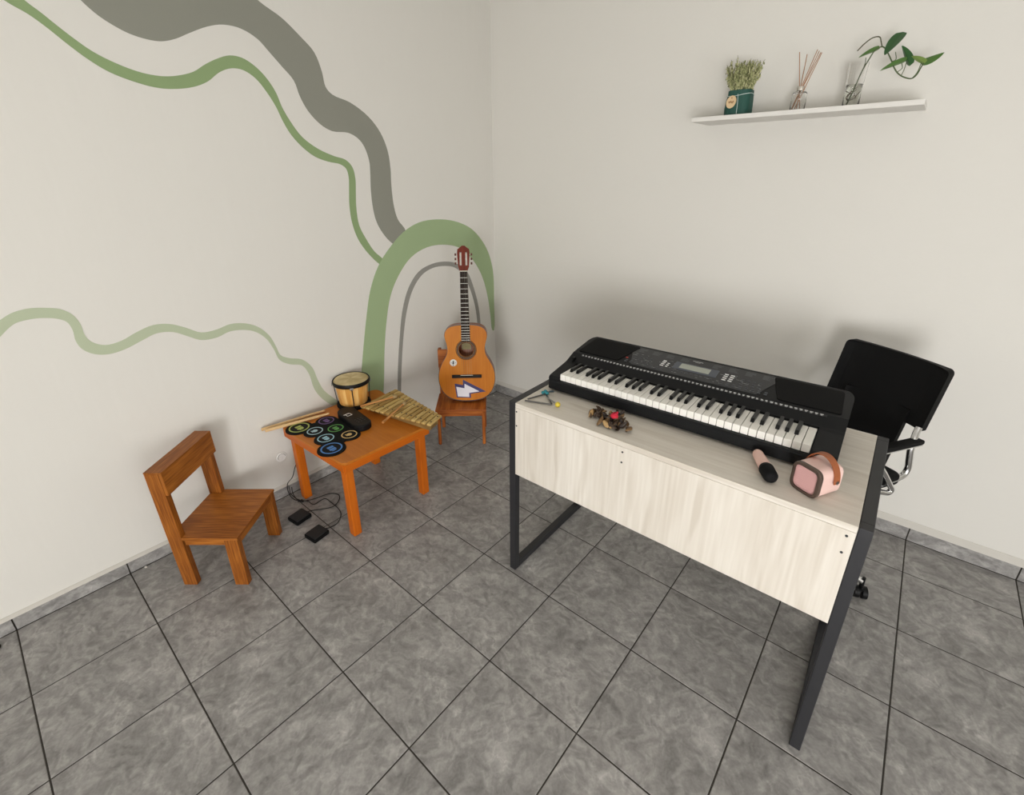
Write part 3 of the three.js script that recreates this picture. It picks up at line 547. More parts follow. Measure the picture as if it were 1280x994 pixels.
  part('sticker_figure', [disc(-0.079, 0.250, 0.0048), disc(-0.080, 0.240, 0.0055), bx(0.003, 0.014, 0.0004, -0.080, 0.230, 0.0004), bx(0.006, 0.0022, 0.0004, -0.092, 0.243, 0.0004), bx(0.006, 0.0022, 0.0004, -0.066, 0.243, 0.0004)], std(0x1c1c1e, 0.5), rs, 'black figure print');
}

// ---------------------------------------------------------------- low table
const TH = 0.41;
{
  const t = thing('wooden_table', 'low square orange-brown wooden table against the painted wall', 'table', [0.30, 0, 1.36]);
  const L = (x, z) => [x - 0.30, z - 1.36];
  const corners = [[0.034, 1.635], [0.5616, 1.6157], [0.581, 1.148], [0.013, 1.058]];
  const tg = slab(roundedPoly(corners.map(c => L(...c)), [0.03, 0.028, 0.02, 0.06]), 0.013, 0.002, 8); tg.translate(0, TH - 0.013, 0);
  part('table_top', planar(tg, 'x'), M.tableTop, t, 'brown varnished table top');
  for (const [x, z] of [[0.521, 1.582], [0.086, 1.593], [0.528, 1.175], [0.099, 1.175]]) part('leg', rb(0.040, TH - 0.013, 0.040, ...(() => { const q = L(x, z); return [q[0], (TH - 0.013) / 2, q[1]]; })(), 0.004, 'y'), M.tableWood, t);
  const ap = [[0.046, 1.624], [0.554, 1.608], [0.572, 1.153], [0.050, 1.075]];
  for (let i = 0; i < 4; i++) {
    const a = ap[i], b = ap[(i + 1) % 4], len = Math.hypot(b[0] - a[0], b[1] - a[1]), g = rb(len, 0.036, 0.014, 0, 0, 0, 0.002, 'x');
    g.rotateY(-Math.atan2(b[1] - a[1], b[0] - a[0])); const m = L((a[0] + b[0]) / 2, (a[1] + b[1]) / 2); g.translate(m[0], TH - 0.0135 - 0.018, m[1]);
    part('apron', g, M.tableWood, t);
  }
}
// bongo drum
{
  const d = thing('bongo_drum', 'small wooden bongo drum with black rim and skin head on the table', 'drum', [0.090, TH, 1.256], 0.4); d.scale.set(1.03, 1.27, 1.03);
  part('base_ring', lathe([[0.060, 0], [0.084, 0], [0.086, 0.003], [0.086, 0.010], [0.080, 0.014], [0.066, 0.014], [0.060, 0.008], [0.060, 0]]), M.blackMatte, d, 'black base ring');
  // shell of single staves
  const N = 16, sm = [wood([222, 160, 84], [246, 202, 128], 301, { rep: 3, coarse: 0.7 }, 0.35), wood([210, 146, 70], [238, 188, 110], 307, { rep: 3, coarse: 0.7 }, 0.35)];
  const stave = (() => {
    const P = [], I = [], rows = [[0.070, 0.012], [0.074, 0.04], [0.079, 0.075], [0.083, 0.108]], h = Math.PI / N * 0.985;
    for (const [r, y] of rows) for (const a of [-h, -h / 3, h / 3, h]) for (const rr of [r, r - 0.008]) P.push(Math.sin(a) * rr, y, Math.cos(a) * rr);
    const id = (i, j, k) => i * 8 + j * 2 + k;
    for (let i = 0; i < 3; i++) { for (let j = 0; j < 3; j++) { I.push(id(i, j, 0), id(i, j + 1, 0), id(i + 1, j, 0), id(i, j + 1, 0), id(i + 1, j + 1, 0), id(i + 1, j, 0)); } for (const j of [0, 3]) I.push(id(i, j, 0), id(i + 1, j, 0), id(i, j, 1), id(i + 1, j, 0), id(i + 1, j, 1), id(i, j, 1)); }
    const g = new THREE.BufferGeometry(); g.setAttribute('position', new THREE.Float32BufferAttribute(P, 3)); g.setIndex(I); const q = g.toNonIndexed(); q.computeVertexNormals(); return planar(q, 'y');
  })();
  for (let i = 0; i < N; i++) { const m = part('stave', stave, sm[i % 2], d); m.rotation.y = i / N * Math.PI * 2; }
  part('rim', lathe([[0.083, 0.102], [0.0925, 0.101], [0.0945, 0.105], [0.0945, 0.114], [0.0915, 0.118], [0.0885, 0.117], [0.0875, 0.112], [0.083, 0.110]]), M.black, d, 'black metal rim');
  part('drum_skin', lathe([[0.0001, 0.1215], [0.05, 0.1212], [0.076, 0.1200], [0.084, 0.1175], [0.0885, 0.113], [0.0875, 0.108], [0.0001, 0.108]]), new THREE.MeshStandardMaterial({ map: dataTex(256, 256, (u, v) => mix([176, 150, 98], [226, 208, 160], Math.min(1, Math.max(0, 0.55 + (fbm(u * 8, v * 3, 8, 3, 71, 4) - 0.5) * 1.6)))), roughness: 0.6 }), d, 'pale hide skin');
  for (let i = 0; i < 4; i++) {
    const a = i / 4 * Math.PI * 2 + 0.62, s = Math.sin(a), c = Math.cos(a);
    const l = part('tuning_lug', rod([s * 0.088, 0.100, c * 0.088], [s * 0.080, 0.010, c * 0.080], 0.0022, 8), M.darkGrey, d, 'dark tuning rod');
    const pl = rb(0.018, 0.009, 0.004, 0, 0, 0, 0.0015); pl.rotateY(a); pl.translate(s * 0.0965, 0.101, c * 0.0965); part('lug_hook', pl, M.steel, l, 'steel hook');
  }
}
// roll-up electronic drum pad
{
  const pads = [['lime', 0.120, 1.583, 0.0475, 0xa9b45c], ['pale blue', 0.210, 1.550, 0.037, 0xa9c4cc], ['violet', 0.158, 1.460, 0.0375, 0x6f4f86], ['green', 0.263, 1.471, 0.037, 0x5da14e], ['light cyan', 0.312, 1.552, 0.038, 0x9ec6d2], ['blue', 0.413, 1.582, 0.0475, 0x4b7fc0], ['amber', 0.367, 1.462, 0.0365, 0xd9b878]];
  const o = [0.26, 1.50];
  const d = thing('electronic_drum_pad', 'black roll-up drum pad with seven coloured rings on the table', 'drum pad', [o[0], TH, o[1]]);
  const base = pads.map(([, x, z, r], i) => cyl(r + 0.015, r + 0.016, 0.0042, x - o[0], 0.0021 + i * 0.00003, z - o[1], 40));
  const hull = slab(roundedPoly([[0.12, 1.545], [0.15, 1.43], [0.22, 1.375], [0.35, 1.39], [0.395, 1.46], [0.41, 1.545], [0.31, 1.575], [0.21, 1.572]].map(p => [p[0] - o[0], p[1] - o[1]]), 0.01), 0.0041, 0); base.push(hull);
  part('mat', base, M.blackMatte, d, 'black rubber mat');
  for (const [n, x, z, r, col] of pads) {
    const m = std(col, 0.6);
    const disc = cyl(r * 1.05, r * 1.08, 0.0022, x - o[0], 0.0050, z - o[1], 40); const p = part('drum_pad', disc, dark(0x101013, 0.65, 0.35), d, n + ' ringed pad');
    const s = new THREE.Shape(); s.absarc(0, 0, r, 0, Math.PI * 2); const hh = new THREE.Path(); hh.absarc(0, 0, r * 0.86, 0, Math.PI * 2, true); s.holes.push(hh);
    const rg = extr(s, 0.0006, 0, 40); rg.rotateX(-Math.PI / 2); rg.translate(x - o[0], 0.0061, z - o[1]); part('ring', rg, m, p, n + ' printed ring');
    // little drum-kit icon
    const ic = n === 'amber' || n === 'pale blue' ? [cyl(r * 0.34, r * 0.34, 0.0006, x - o[0], 0.0064, z - o[1], 20), bx(r * 0.5, 0.0006, r * 0.14, x - o[0] - r * 0.1, 0.0064, z - o[1] + r * 0.36)] : [bx(r * 0.34, 0.0006, r * 0.62, x - o[0] - r * 0.22, 0.0064, z - o[1]), bx(r * 0.34, 0.0006, r * 0.62, x - o[0] + r * 0.22, 0.0064, z - o[1]), bx(r * 0.14, 0.0006, r * 0.4, x - o[0] + r * 0.5, 0.0064, z - o[1])];
    part('icon', ic.map(g => { g.translate(x && 0, 0, 0); return g; }), m, p, n + ' printed icon');
  }
  // control box
  const a = v3(0.184 - o[0], 0, 1.358 - o[1]), b = v3(0.346 - o[0], 0, 1.378 - o[1]), dir = b.clone().sub(a), w = 0.045;
  const len = dir.length(), cap = new THREE.Shape(); cap.absarc(len, 0, w, -Math.PI / 2, Math.PI / 2); cap.absarc(0, 0, w, Math.PI / 2, Math.PI * 1.5); cap.closePath();
  const cg = slab(cap, 0.030, 0.004, 20); cg.rotateY(-Math.atan2(dir.z, dir.x)); cg.translate(a.x, 0.0, a.z);
  const box = part('control_box', cg, dark(0x0d0d0f, 0.5, 0.4), d, 'black oval control box');
  const lid = slab((() => { const c = new THREE.Shape(); c.absarc(len, 0, w * 0.84, -Math.PI / 2, Math.PI / 2); c.absarc(0, 0, w * 0.84, Math.PI / 2, Math.PI * 1.5); c.closePath(); return c; })(), 0.002, 0.0006, 20); lid.rotateY(-Math.atan2(dir.z, dir.x)); lid.translate(a.x, 0.0293, a.z);
  part('control_face', lid, dark(0x141417, 0.45, 0.4), box, 'dark control face');
  const lg = []; for (const q of [[0, 0.004, 0.007, 0.032], [0.014, -0.012, 0.022, 0.004], [0.014, 0.012, 0.022, 0.003], [0.024, 0, 0.004, 0.022]]) lg.push(bx(q[2], 0.0008, q[3], 0.222 + q[0] - o[0], 0.0316, 1.378 + q[1] - o[1]));
  part('logo', lg, std(0xd8d8d6, 0.5), box, 'white printed emblem');
  const spd = []; for (let i = 0; i < 9; i++) spd.push(cyl(0.004, 0.004, 0.0016, 0.308 + (i % 3) * 0.016 - o[0], 0.0318, 1.356 + Math.floor(i / 3) * 0.016 - o[1], 12)); part('control_buttons', spd, std(0x2b2c30, 0.4), box, 'small dark buttons');
}
// drum sticks
{
  const sw = wood([214, 176, 122], [238, 206, 158], 331, { rep: 3 }, 0.5);
  const st = (a, b, label) => {
    const g = thing('drum_stick', label, 'drum stick', a, 0, 'pair of drum sticks on the table'), d = v3(b[0] - a[0], b[1] - a[1], b[2] - a[2]), L = d.length();
    g.quaternion.setFromUnitVectors(v3(0, 1, 0), d.normalize());
    part('shaft', planar(lathe([[0.0001, 0], [0.0065, 0.001], [0.0075, 0.005], [0.0075, L * 0.78], [0.0045, L * 0.95]], 14), 'y'), sw, g);
    part('tip', lathe([[0.0045, L * 0.948], [0.0056, L * 0.965], [0.0056, L * 0.98], [0.003, L * 0.998], [0.0001, L]], 14), sw, g);
  };
  st([0.004, TH + 0.0085, 1.715], [0.056, TH + 0.0085, 1.408], 'pale drum stick overhanging the table edge, the one nearer the wall');
  st([0.041, TH + 0.0150, 1.712], [0.103, TH + 0.0080, 1.410], 'pale drum stick overhanging the table edge, the one nearer the drum pad');
}
// wooden xylophone
{
  const o = [0.42, 1.17], top = TH + 0.047;
  const x = thing('wooden_xylophone', 'wooden xylophone with tapering row of bars overhanging the table corner', 'xylophone', [o[0], TH, o[1]]);
  const F0 = [0.238, 1.300], B0 = [0.203, 1.052], F1 = [0.640, 1.203], B1 = [0.609, 1.101], N = 14;
  const wm = [0, 1, 2].map(i => wood([[166, 132, 72], [178, 144, 82], [156, 122, 64]][i], [[212, 182, 116], [222, 194, 130], [204, 172, 108]][i], 401 + i * 7, { rep: 3 }, 0.5));
  const lp = (a, b, t) => [a[0] + (b[0] - a[0]) * t - o[0], a[1] + (b[1] - a[1]) * t - o[1]];
  const fr = wood([120, 92, 52], [160, 128, 78], 431, { rep: 3 }, 0.55);
  const beam = (a, b, h, w, y, m, n) => { const len = Math.hypot(b[0] - a[0], b[1] - a[1]); const g = rb(len, h, w, 0, 0, 0, n === 'bar' ? 0.005 : 0.002, 'x'); g.rotateY(-Math.atan2(b[1] - a[1], b[0] - a[0])); g.translate((a[0] + b[0]) / 2, y, (a[1] + b[1]) / 2); return part(n, g, m, x); };
  const cross = (t, s) => { const f = lp(F0, F1, t), b = lp(B0, B1, t); return [f[0] + (b[0] - f[0]) * s, f[1] + (b[1] - f[1]) * s]; };
  beam(cross(0.0, 0.22), cross(0.985, 0.22), 0.032, 0.014, 0.017, fr, 'rail'); beam(cross(0.0, 0.78), cross(0.985, 0.78), 0.032, 0.014, 0.017, fr, 'rail');
  beam(cross(0.02, 0.22), cross(0.02, 0.78), 0.032, 0.012, 0.017, fr, 'end_piece'); beam(cross(0.97, 0.22), cross(0.97, 0.78), 0.032, 0.012, 0.017, fr, 'end_piece');
  const pm = std(0x2c2118, 0.5);
  for (let i = 0; i < N; i++) {
    const t = (i + 0.0) / (N - 1), a = lp(F0, F1, t), b = lp(B0, B1, t);
    const bar = beam(a, b, 0.012, 0.0238, top - TH - 0.006, wm[i % 3], 'bar');
    for (const s of [0.22, 0.78]) part('peg', cyl(0.0032, 0.0032, 0.003, a[0] + (b[0] - a[0]) * s, top - TH + 0.001, a[1] + (b[1] - a[1]) * s, 10), pm, bar);
  }
  const mw = wood([176, 118, 62], [206, 150, 92], 441, { rep: 3 }, 0.5);
  const mal = (A, B, label) => {
    const g = thing('xylophone_mallet', label, 'mallet', A), d = v3(B[0] - A[0], B[1] - A[1], B[2] - A[2]), L = d.length(); g.quaternion.setFromUnitVectors(v3(0, 1, 0), d.normalize());
    part('stick', planar(lathe([[0.0001, 0], [0.0062, 0.001], [0.0070, 0.004], [0.0054, 0.02], [0.0048, L]], 12), 'y'), mw, g);
    part('mallet_head', lathe([[0.0001, L - 0.004], [0.007, L - 0.003], [0.0105, L + 0.004], [0.0105, L + 0.012], [0.007, L + 0.019], [0.0001, L + 0.020]], 16), std(0xa88e62, 0.7), g, 'pale round head');
  };
  mal([0.238, top + 0.0062, 1.309], [0.290, top + 0.0112, 1.140], 'mallet lying along the long bars of the xylophone by the drum');
  mal([0.466, top + 0.0045, 1.338], [0.398, top + 0.0112, 1.160], 'mallet lying across the middle xylophone bars with its handle sticking out');
}
// pedals, cables on the floor
{
  const cab = std(0x131315, 0.55);
  const ped = (c, turn, label, pts) => {
    const p = thing('foot_pedal', label, 'pedal', [c[0], 0, c[1]], 0);
    const g = slab(roundedPoly([[-0.037, -0.042], [0.037, -0.042], [0.040, 0.042], [-0.040, 0.042]], 0.008), 0.018, 0.004); g.rotateY(turn);
    const top = slab(roundedPoly([[-0.034, -0.036], [0.034, -0.036], [0.036, 0.036], [-0.036, 0.036]], 0.007), 0.006, 0.002); top.rotateX(0.05); top.translate(0, 0.0175, 0); top.rotateY(turn);
    part('pedal_base', g, M.blackMatte, p, 'black pedal base'); part('pedal_plate', top, std(0x141416, 0.6), p, 'black ribbed plate');
    part('cable', tube(pts.map(q => [q[0] - c[0], q[2] || 0.003, q[1] - c[1]]), 0.0021, 70, 6), cab, p, 'thin black cable');
  };
  ped([0.224, 1.703], 0.12, 'black foot pedal on the floor nearer the wall', [[0.213, 1.66, 0.008], [0.214, 1.64], [0.247, 1.597], [0.269, 1.552], [0.247, 1.506], [0.208, 1.483], [0.165, 1.502], [0.137, 1.587], [0.113, 1.629], [0.095, 1.65]]);
  ped([0.397, 1.709], 0.12, 'black foot pedal on the floor nearer the empty chair and the table leg', [[0.388, 1.668, 0.008], [0.392, 1.655], [0.398, 1.609], [0.379, 1.581], [0.333, 1.550], [0.231, 1.541], [0.179, 1.547], [0.178, 1.607], [0.132, 1.613], [0.113, 1.629, 0.0065]]);
  const s = thing('pedal_lead', 'thin black lead hanging down the wall beside the table leg', 'cable', [0.05, 0, 1.64]);
  part('splitter', rb(0.022, 0.009, 0.012, 0.058, 0.0045, -0.008, 0.003), cab, s, 'small black splitter');
  part('lead', tube([[0.030, 0.34, -0.08], [0.022, 0.235, -0.062], [0.012, 0.190, -0.030], [0.006, 0.128, -0.004], [-0.014, 0.090, 0.018], [-0.010, 0.045, 0.024], [0.004, 0.008, 0.016], [0.03, 0.004, 0.008], [0.052, 0.004, -0.006]], 0.0021, 60, 6), cab, s);
  part('spare_lead', tube([[-0.012, 0.062, 0.002], [-0.010, 0.030, 0.004], [0.012, 0.004, 0.002], [0.040, 0.003, -0.004]], 0.0019, 24, 6), cab, s);
}
// round outlet cap on the painted wall, crumbs
{
  const c = thing('cable_outlet', 'small round white outlet cap low on the painted wall', 'outlet', [WALL, 0.222, 1.642]);
  const g = lathe([[0.0001, 0], [0.027, 0], [0.026, 0.003], [0.021, 0.0045], [0.0185, 0.0035], [0.0175, 0.0022], [0.0001, 0.0022]], 36); g.rotateZ(-Math.PI / 2); part('cap', g, std(0xf0eeea, 0.5), c);
  const ring = new THREE.TorusGeometry(0.0185, 0.0010, 8, 36, Math.PI * 1.1); ring.rotateY(Math.PI / 2); ring.translate(0.0036, 0, 0); part('gap_ring', ring, std(0x4c4a46, 0.7), c, 'dark gap around the cap');
  const crumb = (p, r, label) => { const q = new THREE.IcosahedronGeometry(r, 1); q.scale(1.2, 0.7, 0.9); q.translate(p[0], r * 0.55, p[1]); single('plaster_crumb', q, std(0xd8d4cc, 0.9), label, 'crumb'); };
  crumb([0.012, 2.288], 0.006, 'white plaster crumb on the floor by the skirting behind the empty chair');
  crumb([0.034, 0.070], 0.006, 'white plaster crumb on the floor in the room corner behind the guitar chair');
  const sc = new THREE.IcosahedronGeometry(0.014, 1); sc.scale(1.2, 0.4, 0.8); sc.translate(0.048, 0.005, 2.745); single('dark_scrap', sc, std(0x17120f, 0.8), 'small dark scrap on the floor tile by the painted wall', 'scrap');
}

// ---------------------------------------------------------------- office chair
{
  const o = thing('office_chair', 'black sling-back office chair with chrome arms between the desk and wall', 'chair', [2.080, 0, 0.540], -32 * DEG);
  const leather = new THREE.MeshPhysicalMaterial({ color: 0x0a0a0b, roughness: 0.62, specularIntensity: 0.35 });
  // sling: wide upper part wrapped round the tubes, narrower lower part
  const zAt = y => -0.312 + (0.93 - y) * 0.22;
  const grid = (hw, y0, y1, t, bow, cr) => {
    const P = [], I = [], nx = 24, ny = 16;
    for (let side = 0; side < 2; side++) for (let j = 0; j <= ny; j++) for (let i = 0; i <= nx; i++) {
      const a = i / nx * 2 - 1, y = y0 + (y1 - y0) * (1 - Math.pow(1 - j / ny, 2.2));
      let hx = hw, yy = y; // rounded top corners
      if (cr && y > y1 - cr) { const d = (y - (y1 - cr)) / cr; hx = hw - cr + cr * Math.sqrt(Math.max(0, 1 - d * d)); }
      const z = zAt(y) + bow * (a * a - 1) + (side ? t : 0) * (0.7 + 0.6 * Math.pow(Math.abs(a), 6));
      P.push(a * hx, yy, z);
    }
    const n = (nx + 1) * (ny + 1), id = (s, i, j) => s * n + j * (nx + 1) + i;
    const quad = (a, b, c, d) => I.push(a, b, c, a, c, d);
    for (let j = 0; j < ny; j++) for (let i = 0; i < nx; i++) { quad(id(1, i, j), id(1, i + 1, j), id(1, i + 1, j + 1), id(1, i, j + 1)); quad(id(0, i, j), id(0, i, j + 1), id(0, i + 1, j + 1), id(0, i + 1, j)); }
    for (let i = 0; i < nx; i++) { quad(id(0, i, 0), id(0, i + 1, 0), id(1, i + 1, 0), id(1, i, 0)); quad(id(1, i, ny), id(1, i + 1, ny), id(0, i + 1, ny), id(0, i, ny)); }
    for (let j = 0; j < ny; j++) { quad(id(1, 0, j), id(1, 0, j + 1), id(0, 0, j + 1), id(0, 0, j)); quad(id(0, nx, j), id(0, nx, j + 1), id(1, nx, j + 1), id(1, nx, j)); }
    const g = new THREE.BufferGeometry(); g.setAttribute('position', new THREE.Float32BufferAttribute(P, 3)); g.setIndex(I); const q = g.toNonIndexed(); q.computeVertexNormals(); return planar(q, 'x');
  };
  part('backrest', merge([grid(0.181, 0.712, 0.932, 0.022, 0.014, 0.018), grid(0.118, 0.500, 0.760, 0.014, 0.010, 0)]), leather, o, 'black leather sling backrest');
  for (const s of [-1, 1]) {
    part('side_tube', tube([[s * 0.172, 0.722, -0.240], [s * 0.175, 0.706, -0.230], [s * 0.182, 0.690, -0.216], [s * 0.187, 0.655, -0.207], [s * 0.190, 0.606, -0.214], [s * 0.190, 0.570, -0.222], [s * 0.190, 0.546, -0.212], [s * 0.190, 0.536, -0.180], [s * 0.190, 0.531, -0.12], [s * 0.188, 0.530, 0.06]], 0.0105, 80, 14), M.chrome, o, 'chrome side tube');
    part('arm_loop', tube([[s * 0.196, 0.664, -0.045], [s * 0.205, 0.625, -0.050], [s * 0.210, 0.590, -0.076], [s * 0.210, 0.548, -0.111], [s * 0.210, 0.512, -0.136], [s * 0.209, 0.503, -0.128], [s * 0.205, 0.508, -0.10], [s * 0.19, 0.515, -0.06], [s * 0.12, 0.515, -0.02]], 0.0095, 60, 12), M.chrome, o, 'chrome arm support');
    const pad = rb(0.034, 0.017, 0.235, s * 0.190, 0.682, -0.118, 0.006, 'z'); const a = part('armrest', pad, leather, o, 'black armrest pad');
    part('arm_strip', rb(0.030, 0.005, 0.232, s * 0.190, 0.6705, -0.118, 0.002, 'z'), M.chrome, a, 'chrome strip under the armrest');
  }
  part('seat', rb(0.40, 0.055, 0.40, 0, 0.535, 0.005, 0.022, 'x'), leather, o, 'black padded seat');
  part('seat_plate', rb(0.20, 0.02, 0.24, 0, 0.498, -0.03, 0.004), M.blackMatte, o);
  part('column', [cyl(0.014, 0.014, 0.22, 0, 0.39, -0.08, 20), cyl(0.025, 0.027, 0.22, 0, 0.20, -0.08, 24)], M.blackMatte, o, 'black gas column');
  part('hub', cyl(0.036, 0.042, 0.055, 0, 0.105, -0.08, 24), M.blackMatte, o);
  const ph = Math.atan2(-0.391, 0.92);
  for (let i = 0; i < 5; i++) {
    const a = ph + i * Math.PI * 2 / 5, c = Math.cos(a), s = Math.sin(a);
    part('base_arm', rod([c * 0.03, 0.108, s * 0.03 - 0.08], [c * 0.222, 0.074, s * 0.222 - 0.08], 0.017, 14, 0.011), M.chrome, o, 'chrome base arm');
    const w1 = cyl(0.024, 0.024, 0.016, 0, 0, 0, 24), w2 = w1.clone(); w1.rotateX(Math.PI / 2); w2.rotateX(Math.PI / 2); w1.translate(0, 0, 0.013); w2.translate(0, 0, -0.013);
    const cg = merge([w1, w2, cyl(0.006, 0.006, 0.05, 0, 0.045, 0, 12), rb(0.03, 0.026, 0.010, 0, 0.018, 0, 0.004)]); cg.rotateY(a * 1.7); cg.translate(c * 0.222, 0.0245, s * 0.222 - 0.08);
    part('caster', cg, M.black, o, 'black twin-wheel caster');
  }
}

// ---------------------------------------------------------------- shelf and its things
const SH = 1.779;
{
  const s = thing('wall_shelf', 'white floating wall shelf holding three small decorations', 'shelf', [1.7277, SH, 0]);
  part('board', rb(0.774, 0.0175, 0.2195, 0, -0.00875, 0.0945, 0.0015), std(0xe4e1db, 0.5), s);
}
{
  const p = thing('dried_flower_bag', 'dark green pot wrapped with string and round tag, full of dried sprigs', 'potted plant', [1.497, SH, 0.105]);
  // squarish soft pot
  const P = [], I = [], n = 40, rows = [[0, 0.0], [0.044, 0.0], [0.049, 0.006], [0.0495, 0.03], [0.047, 0.06], [0.0445, 0.080], [0.0445, 0.096], [0.041, 0.096], [0.040, 0.080], [0.0, 0.080]];
  for (const [r, y] of rows) for (let i = 0; i < n; i++) { const a = i / n * Math.PI * 2, e = Math.pow(Math.pow(Math.abs(Math.cos(a)), 3.2) + Math.pow(Math.abs(Math.sin(a)), 3.2), -1 / 3.2); const w = 1 + 0.02 * Math.sin(a * 7 + y * 60); P.push(Math.cos(a) * r * e * w * 1.03, y, Math.sin(a) * r * e * w); }
  for (let j = 0; j + 1 < rows.length; j++) for (let i = 0; i < n; i++) { const a = j * n + i, b = j * n + (i + 1) % n; I.push(a, a + n, b, b, a + n, b + n); }
  const g = new THREE.BufferGeometry(); g.setAttribute('position', new THREE.Float32BufferAttribute(P, 3)); g.setIndex(I); const q = g.toNonIndexed(); q.computeVertexNormals();
  part('pot', planar(q, 'x'), std(0x1d4d43, 0.65), p, 'dark green pot');
  const sq = (r, y) => { const out = []; for (let i = 0; i < 36; i++) { const a = i / 36 * Math.PI * 2, e = Math.pow(Math.pow(Math.abs(Math.cos(a)), 3.2) + Math.pow(Math.abs(Math.sin(a)), 3.2), -1 / 3.2); out.push([Math.cos(a) * r * e * 1.03, y + 0.004 * Math.sin(a * 2 + 1), Math.sin(a) * r * e]); } return out; };
  part('string', merge([tube(sq(0.0472, 0.078), 0.0012, 90, 5, true), tube([[0.004, 0.080, 0.049], [0.008, 0.05, 0.0525], [0.010, 0.006, 0.054]], 0.0011, 20, 5)]), std(0xc9d6d2, 0.8), p, 'pale string');
  const tag = new THREE.Shape(); tag.absellipse(0, 0, 0.019, 0.024, 0, Math.PI * 2); const tg = extr(tag, 0.002, 0.0004, 24); tg.rotateZ(-0.25); tg.rotateX(-0.04); tg.translate(-0.017, 0.052, 0.0525);
  const cv = document.createElement('canvas'); cv.width = cv.height = 128; const c = cv.getContext('2d'); c.fillStyle = '#d9bd94'; c.fillRect(0, 0, 128, 128);
  c.strokeStyle = '#8a6138'; c.lineWidth = 5; c.beginPath(); c.moveTo(36, 66); for (let i = 0; i < 40; i++) c.lineTo(36 + i * 1.4, 66 - 10 * Math.sin(i * 0.75) * (i % 13 > 5 ? 1 : 0.5)); c.stroke(); c.beginPath(); c.arc(66, 26, 4, 0, 7); c.stroke();
  const tt = new THREE.CanvasTexture(cv); tt.colorSpace = THREE.SRGBColorSpace;
  { const a = tg.attributes.position, uv = new Float32Array(a.count * 2); for (let i = 0; i < a.count; i++) { uv[i * 2] = (a.getX(i) + 0.017) / 0.05 + 0.5; uv[i * 2 + 1] = (a.getY(i) - 0.052) / 0.05 + 0.5; } tg.setAttribute('uv', new THREE.BufferAttribute(uv, 2)); }
  part('tag', tg, new THREE.MeshStandardMaterial({ map: tt, roughness: 0.7 }), p, 'oval tan tag with scribbled brown lettering');
  // sprigs: thin stems with tiny buds
  const r = mulberry(404), stems = [], buds = [[], [], []], bud = new THREE.OctahedronGeometry(1, 0);
  for (let i = 0; i < 135; i++) {
    const a = r() * Math.PI * 2, rad = Math.sqrt(r()), x0 = Math.cos(a) * rad * 0.034, z0 = Math.sin(a) * rad * 0.034, h = 0.075 + r() * 0.055 - rad * 0.018 + (r() > 0.93 ? 0.02 : 0);
    const x1 = x0 * 2.15 + (r() - 0.5) * 0.015, z1 = z0 * 1.6 + (r() - 0.5) * 0.015;
    stems.push(tube([[x0, 0.075, z0], [x0 + (x1 - x0) * 0.4, 0.088 + h * 0.5, z0 + (z1 - z0) * 0.4], [x1, 0.088 + h, z1]], 0.0007, 5, 4));
    const nb = 13 + Math.floor(r() * 6);
    for (let k = 0; k < nb; k++) { const t = 0.15 + 0.85 * k / nb, b = bud.clone(), s = 0.0018 + r() * 0.0022; b.scale(s, s * 1.9, s); b.rotateZ((r() - 0.5) * 2.2); b.rotateY(r() * 6); b.translate(x0 + (x1 - x0) * t + (r() - 0.5) * 0.008, 0.080 + h * t + 0.006, z0 + (z1 - z0) * t + (r() - 0.5) * 0.008); buds[Math.floor(r() * 2.6)].push(b); }
  }
  const st = part('stems', stems, std(0x6d6a46, 0.8), p, 'thin dry stems'); st.userData.kind = 'stuff';
  [0xa3a676, 0xbdbb8e, 0x84895a].forEach((col, i) => { const m = part('dried_buds', buds[i], std(col, 0.85), p, 'pale green dried buds'); m.userData.kind = 'stuff'; });
}
const glass = new THREE.MeshPhysicalMaterial({ color: 0xffffff, roughness: 0.03, transmission: 1, thickness: 0.002, ior: 1.45 });
const water = new THREE.MeshPhysicalMaterial({ color: 0xf6f8f2, roughness: 0.0, transmission: 1, thickness: 0.02, ior: 1.33 });
{
  const d = thing('reed_diffuser', 'small clear glass reed diffuser with brown sticks on the shelf', 'diffuser', [1.718, SH, 0.105]);
  part('bottle', lathe([[0.0001, 0.0], [0.024, 0.0], [0.0265, 0.003], [0.0265, 0.062], [0.024, 0.068], [0.0115, 0.070], [0.0115, 0.090], [0.0095, 0.090], [0.0095, 0.068], [0.022, 0.065], [0.0245, 0.060], [0.0245, 0.006], [0.0001, 0.006]]), glass, d, 'clear glass bottle');
  part('neck_ring', lathe([[0.0118, 0.074], [0.0135, 0.074], [0.0135, 0.088], [0.0118, 0.088], [0.0118, 0.074]]), std(0xc9c2b6, 0.4, { metalness: 0.4 }), d, 'pale neck ring');
  const rw = std(0xa87852, 0.7);
  for (const [bx0, bz0, tx, tz, h] of [[0.010, 0.004, -0.028, 0.0, 0.208], [-0.004, -0.008, -0.003, -0.012, 0.199], [-0.018, 0.006, 0.034, 0.012, 0.206], [-0.021, -0.003, 0.043, -0.006, 0.198], [-0.015, 0.012, 0.039, 0.004, 0.202], [-0.006, 0.014, 0.048, 0.0, 0.196]]) part('reed', rod([bx0, 0.007, bz0], [tx, h, tz], 0.0014, 8), rw, d);
}
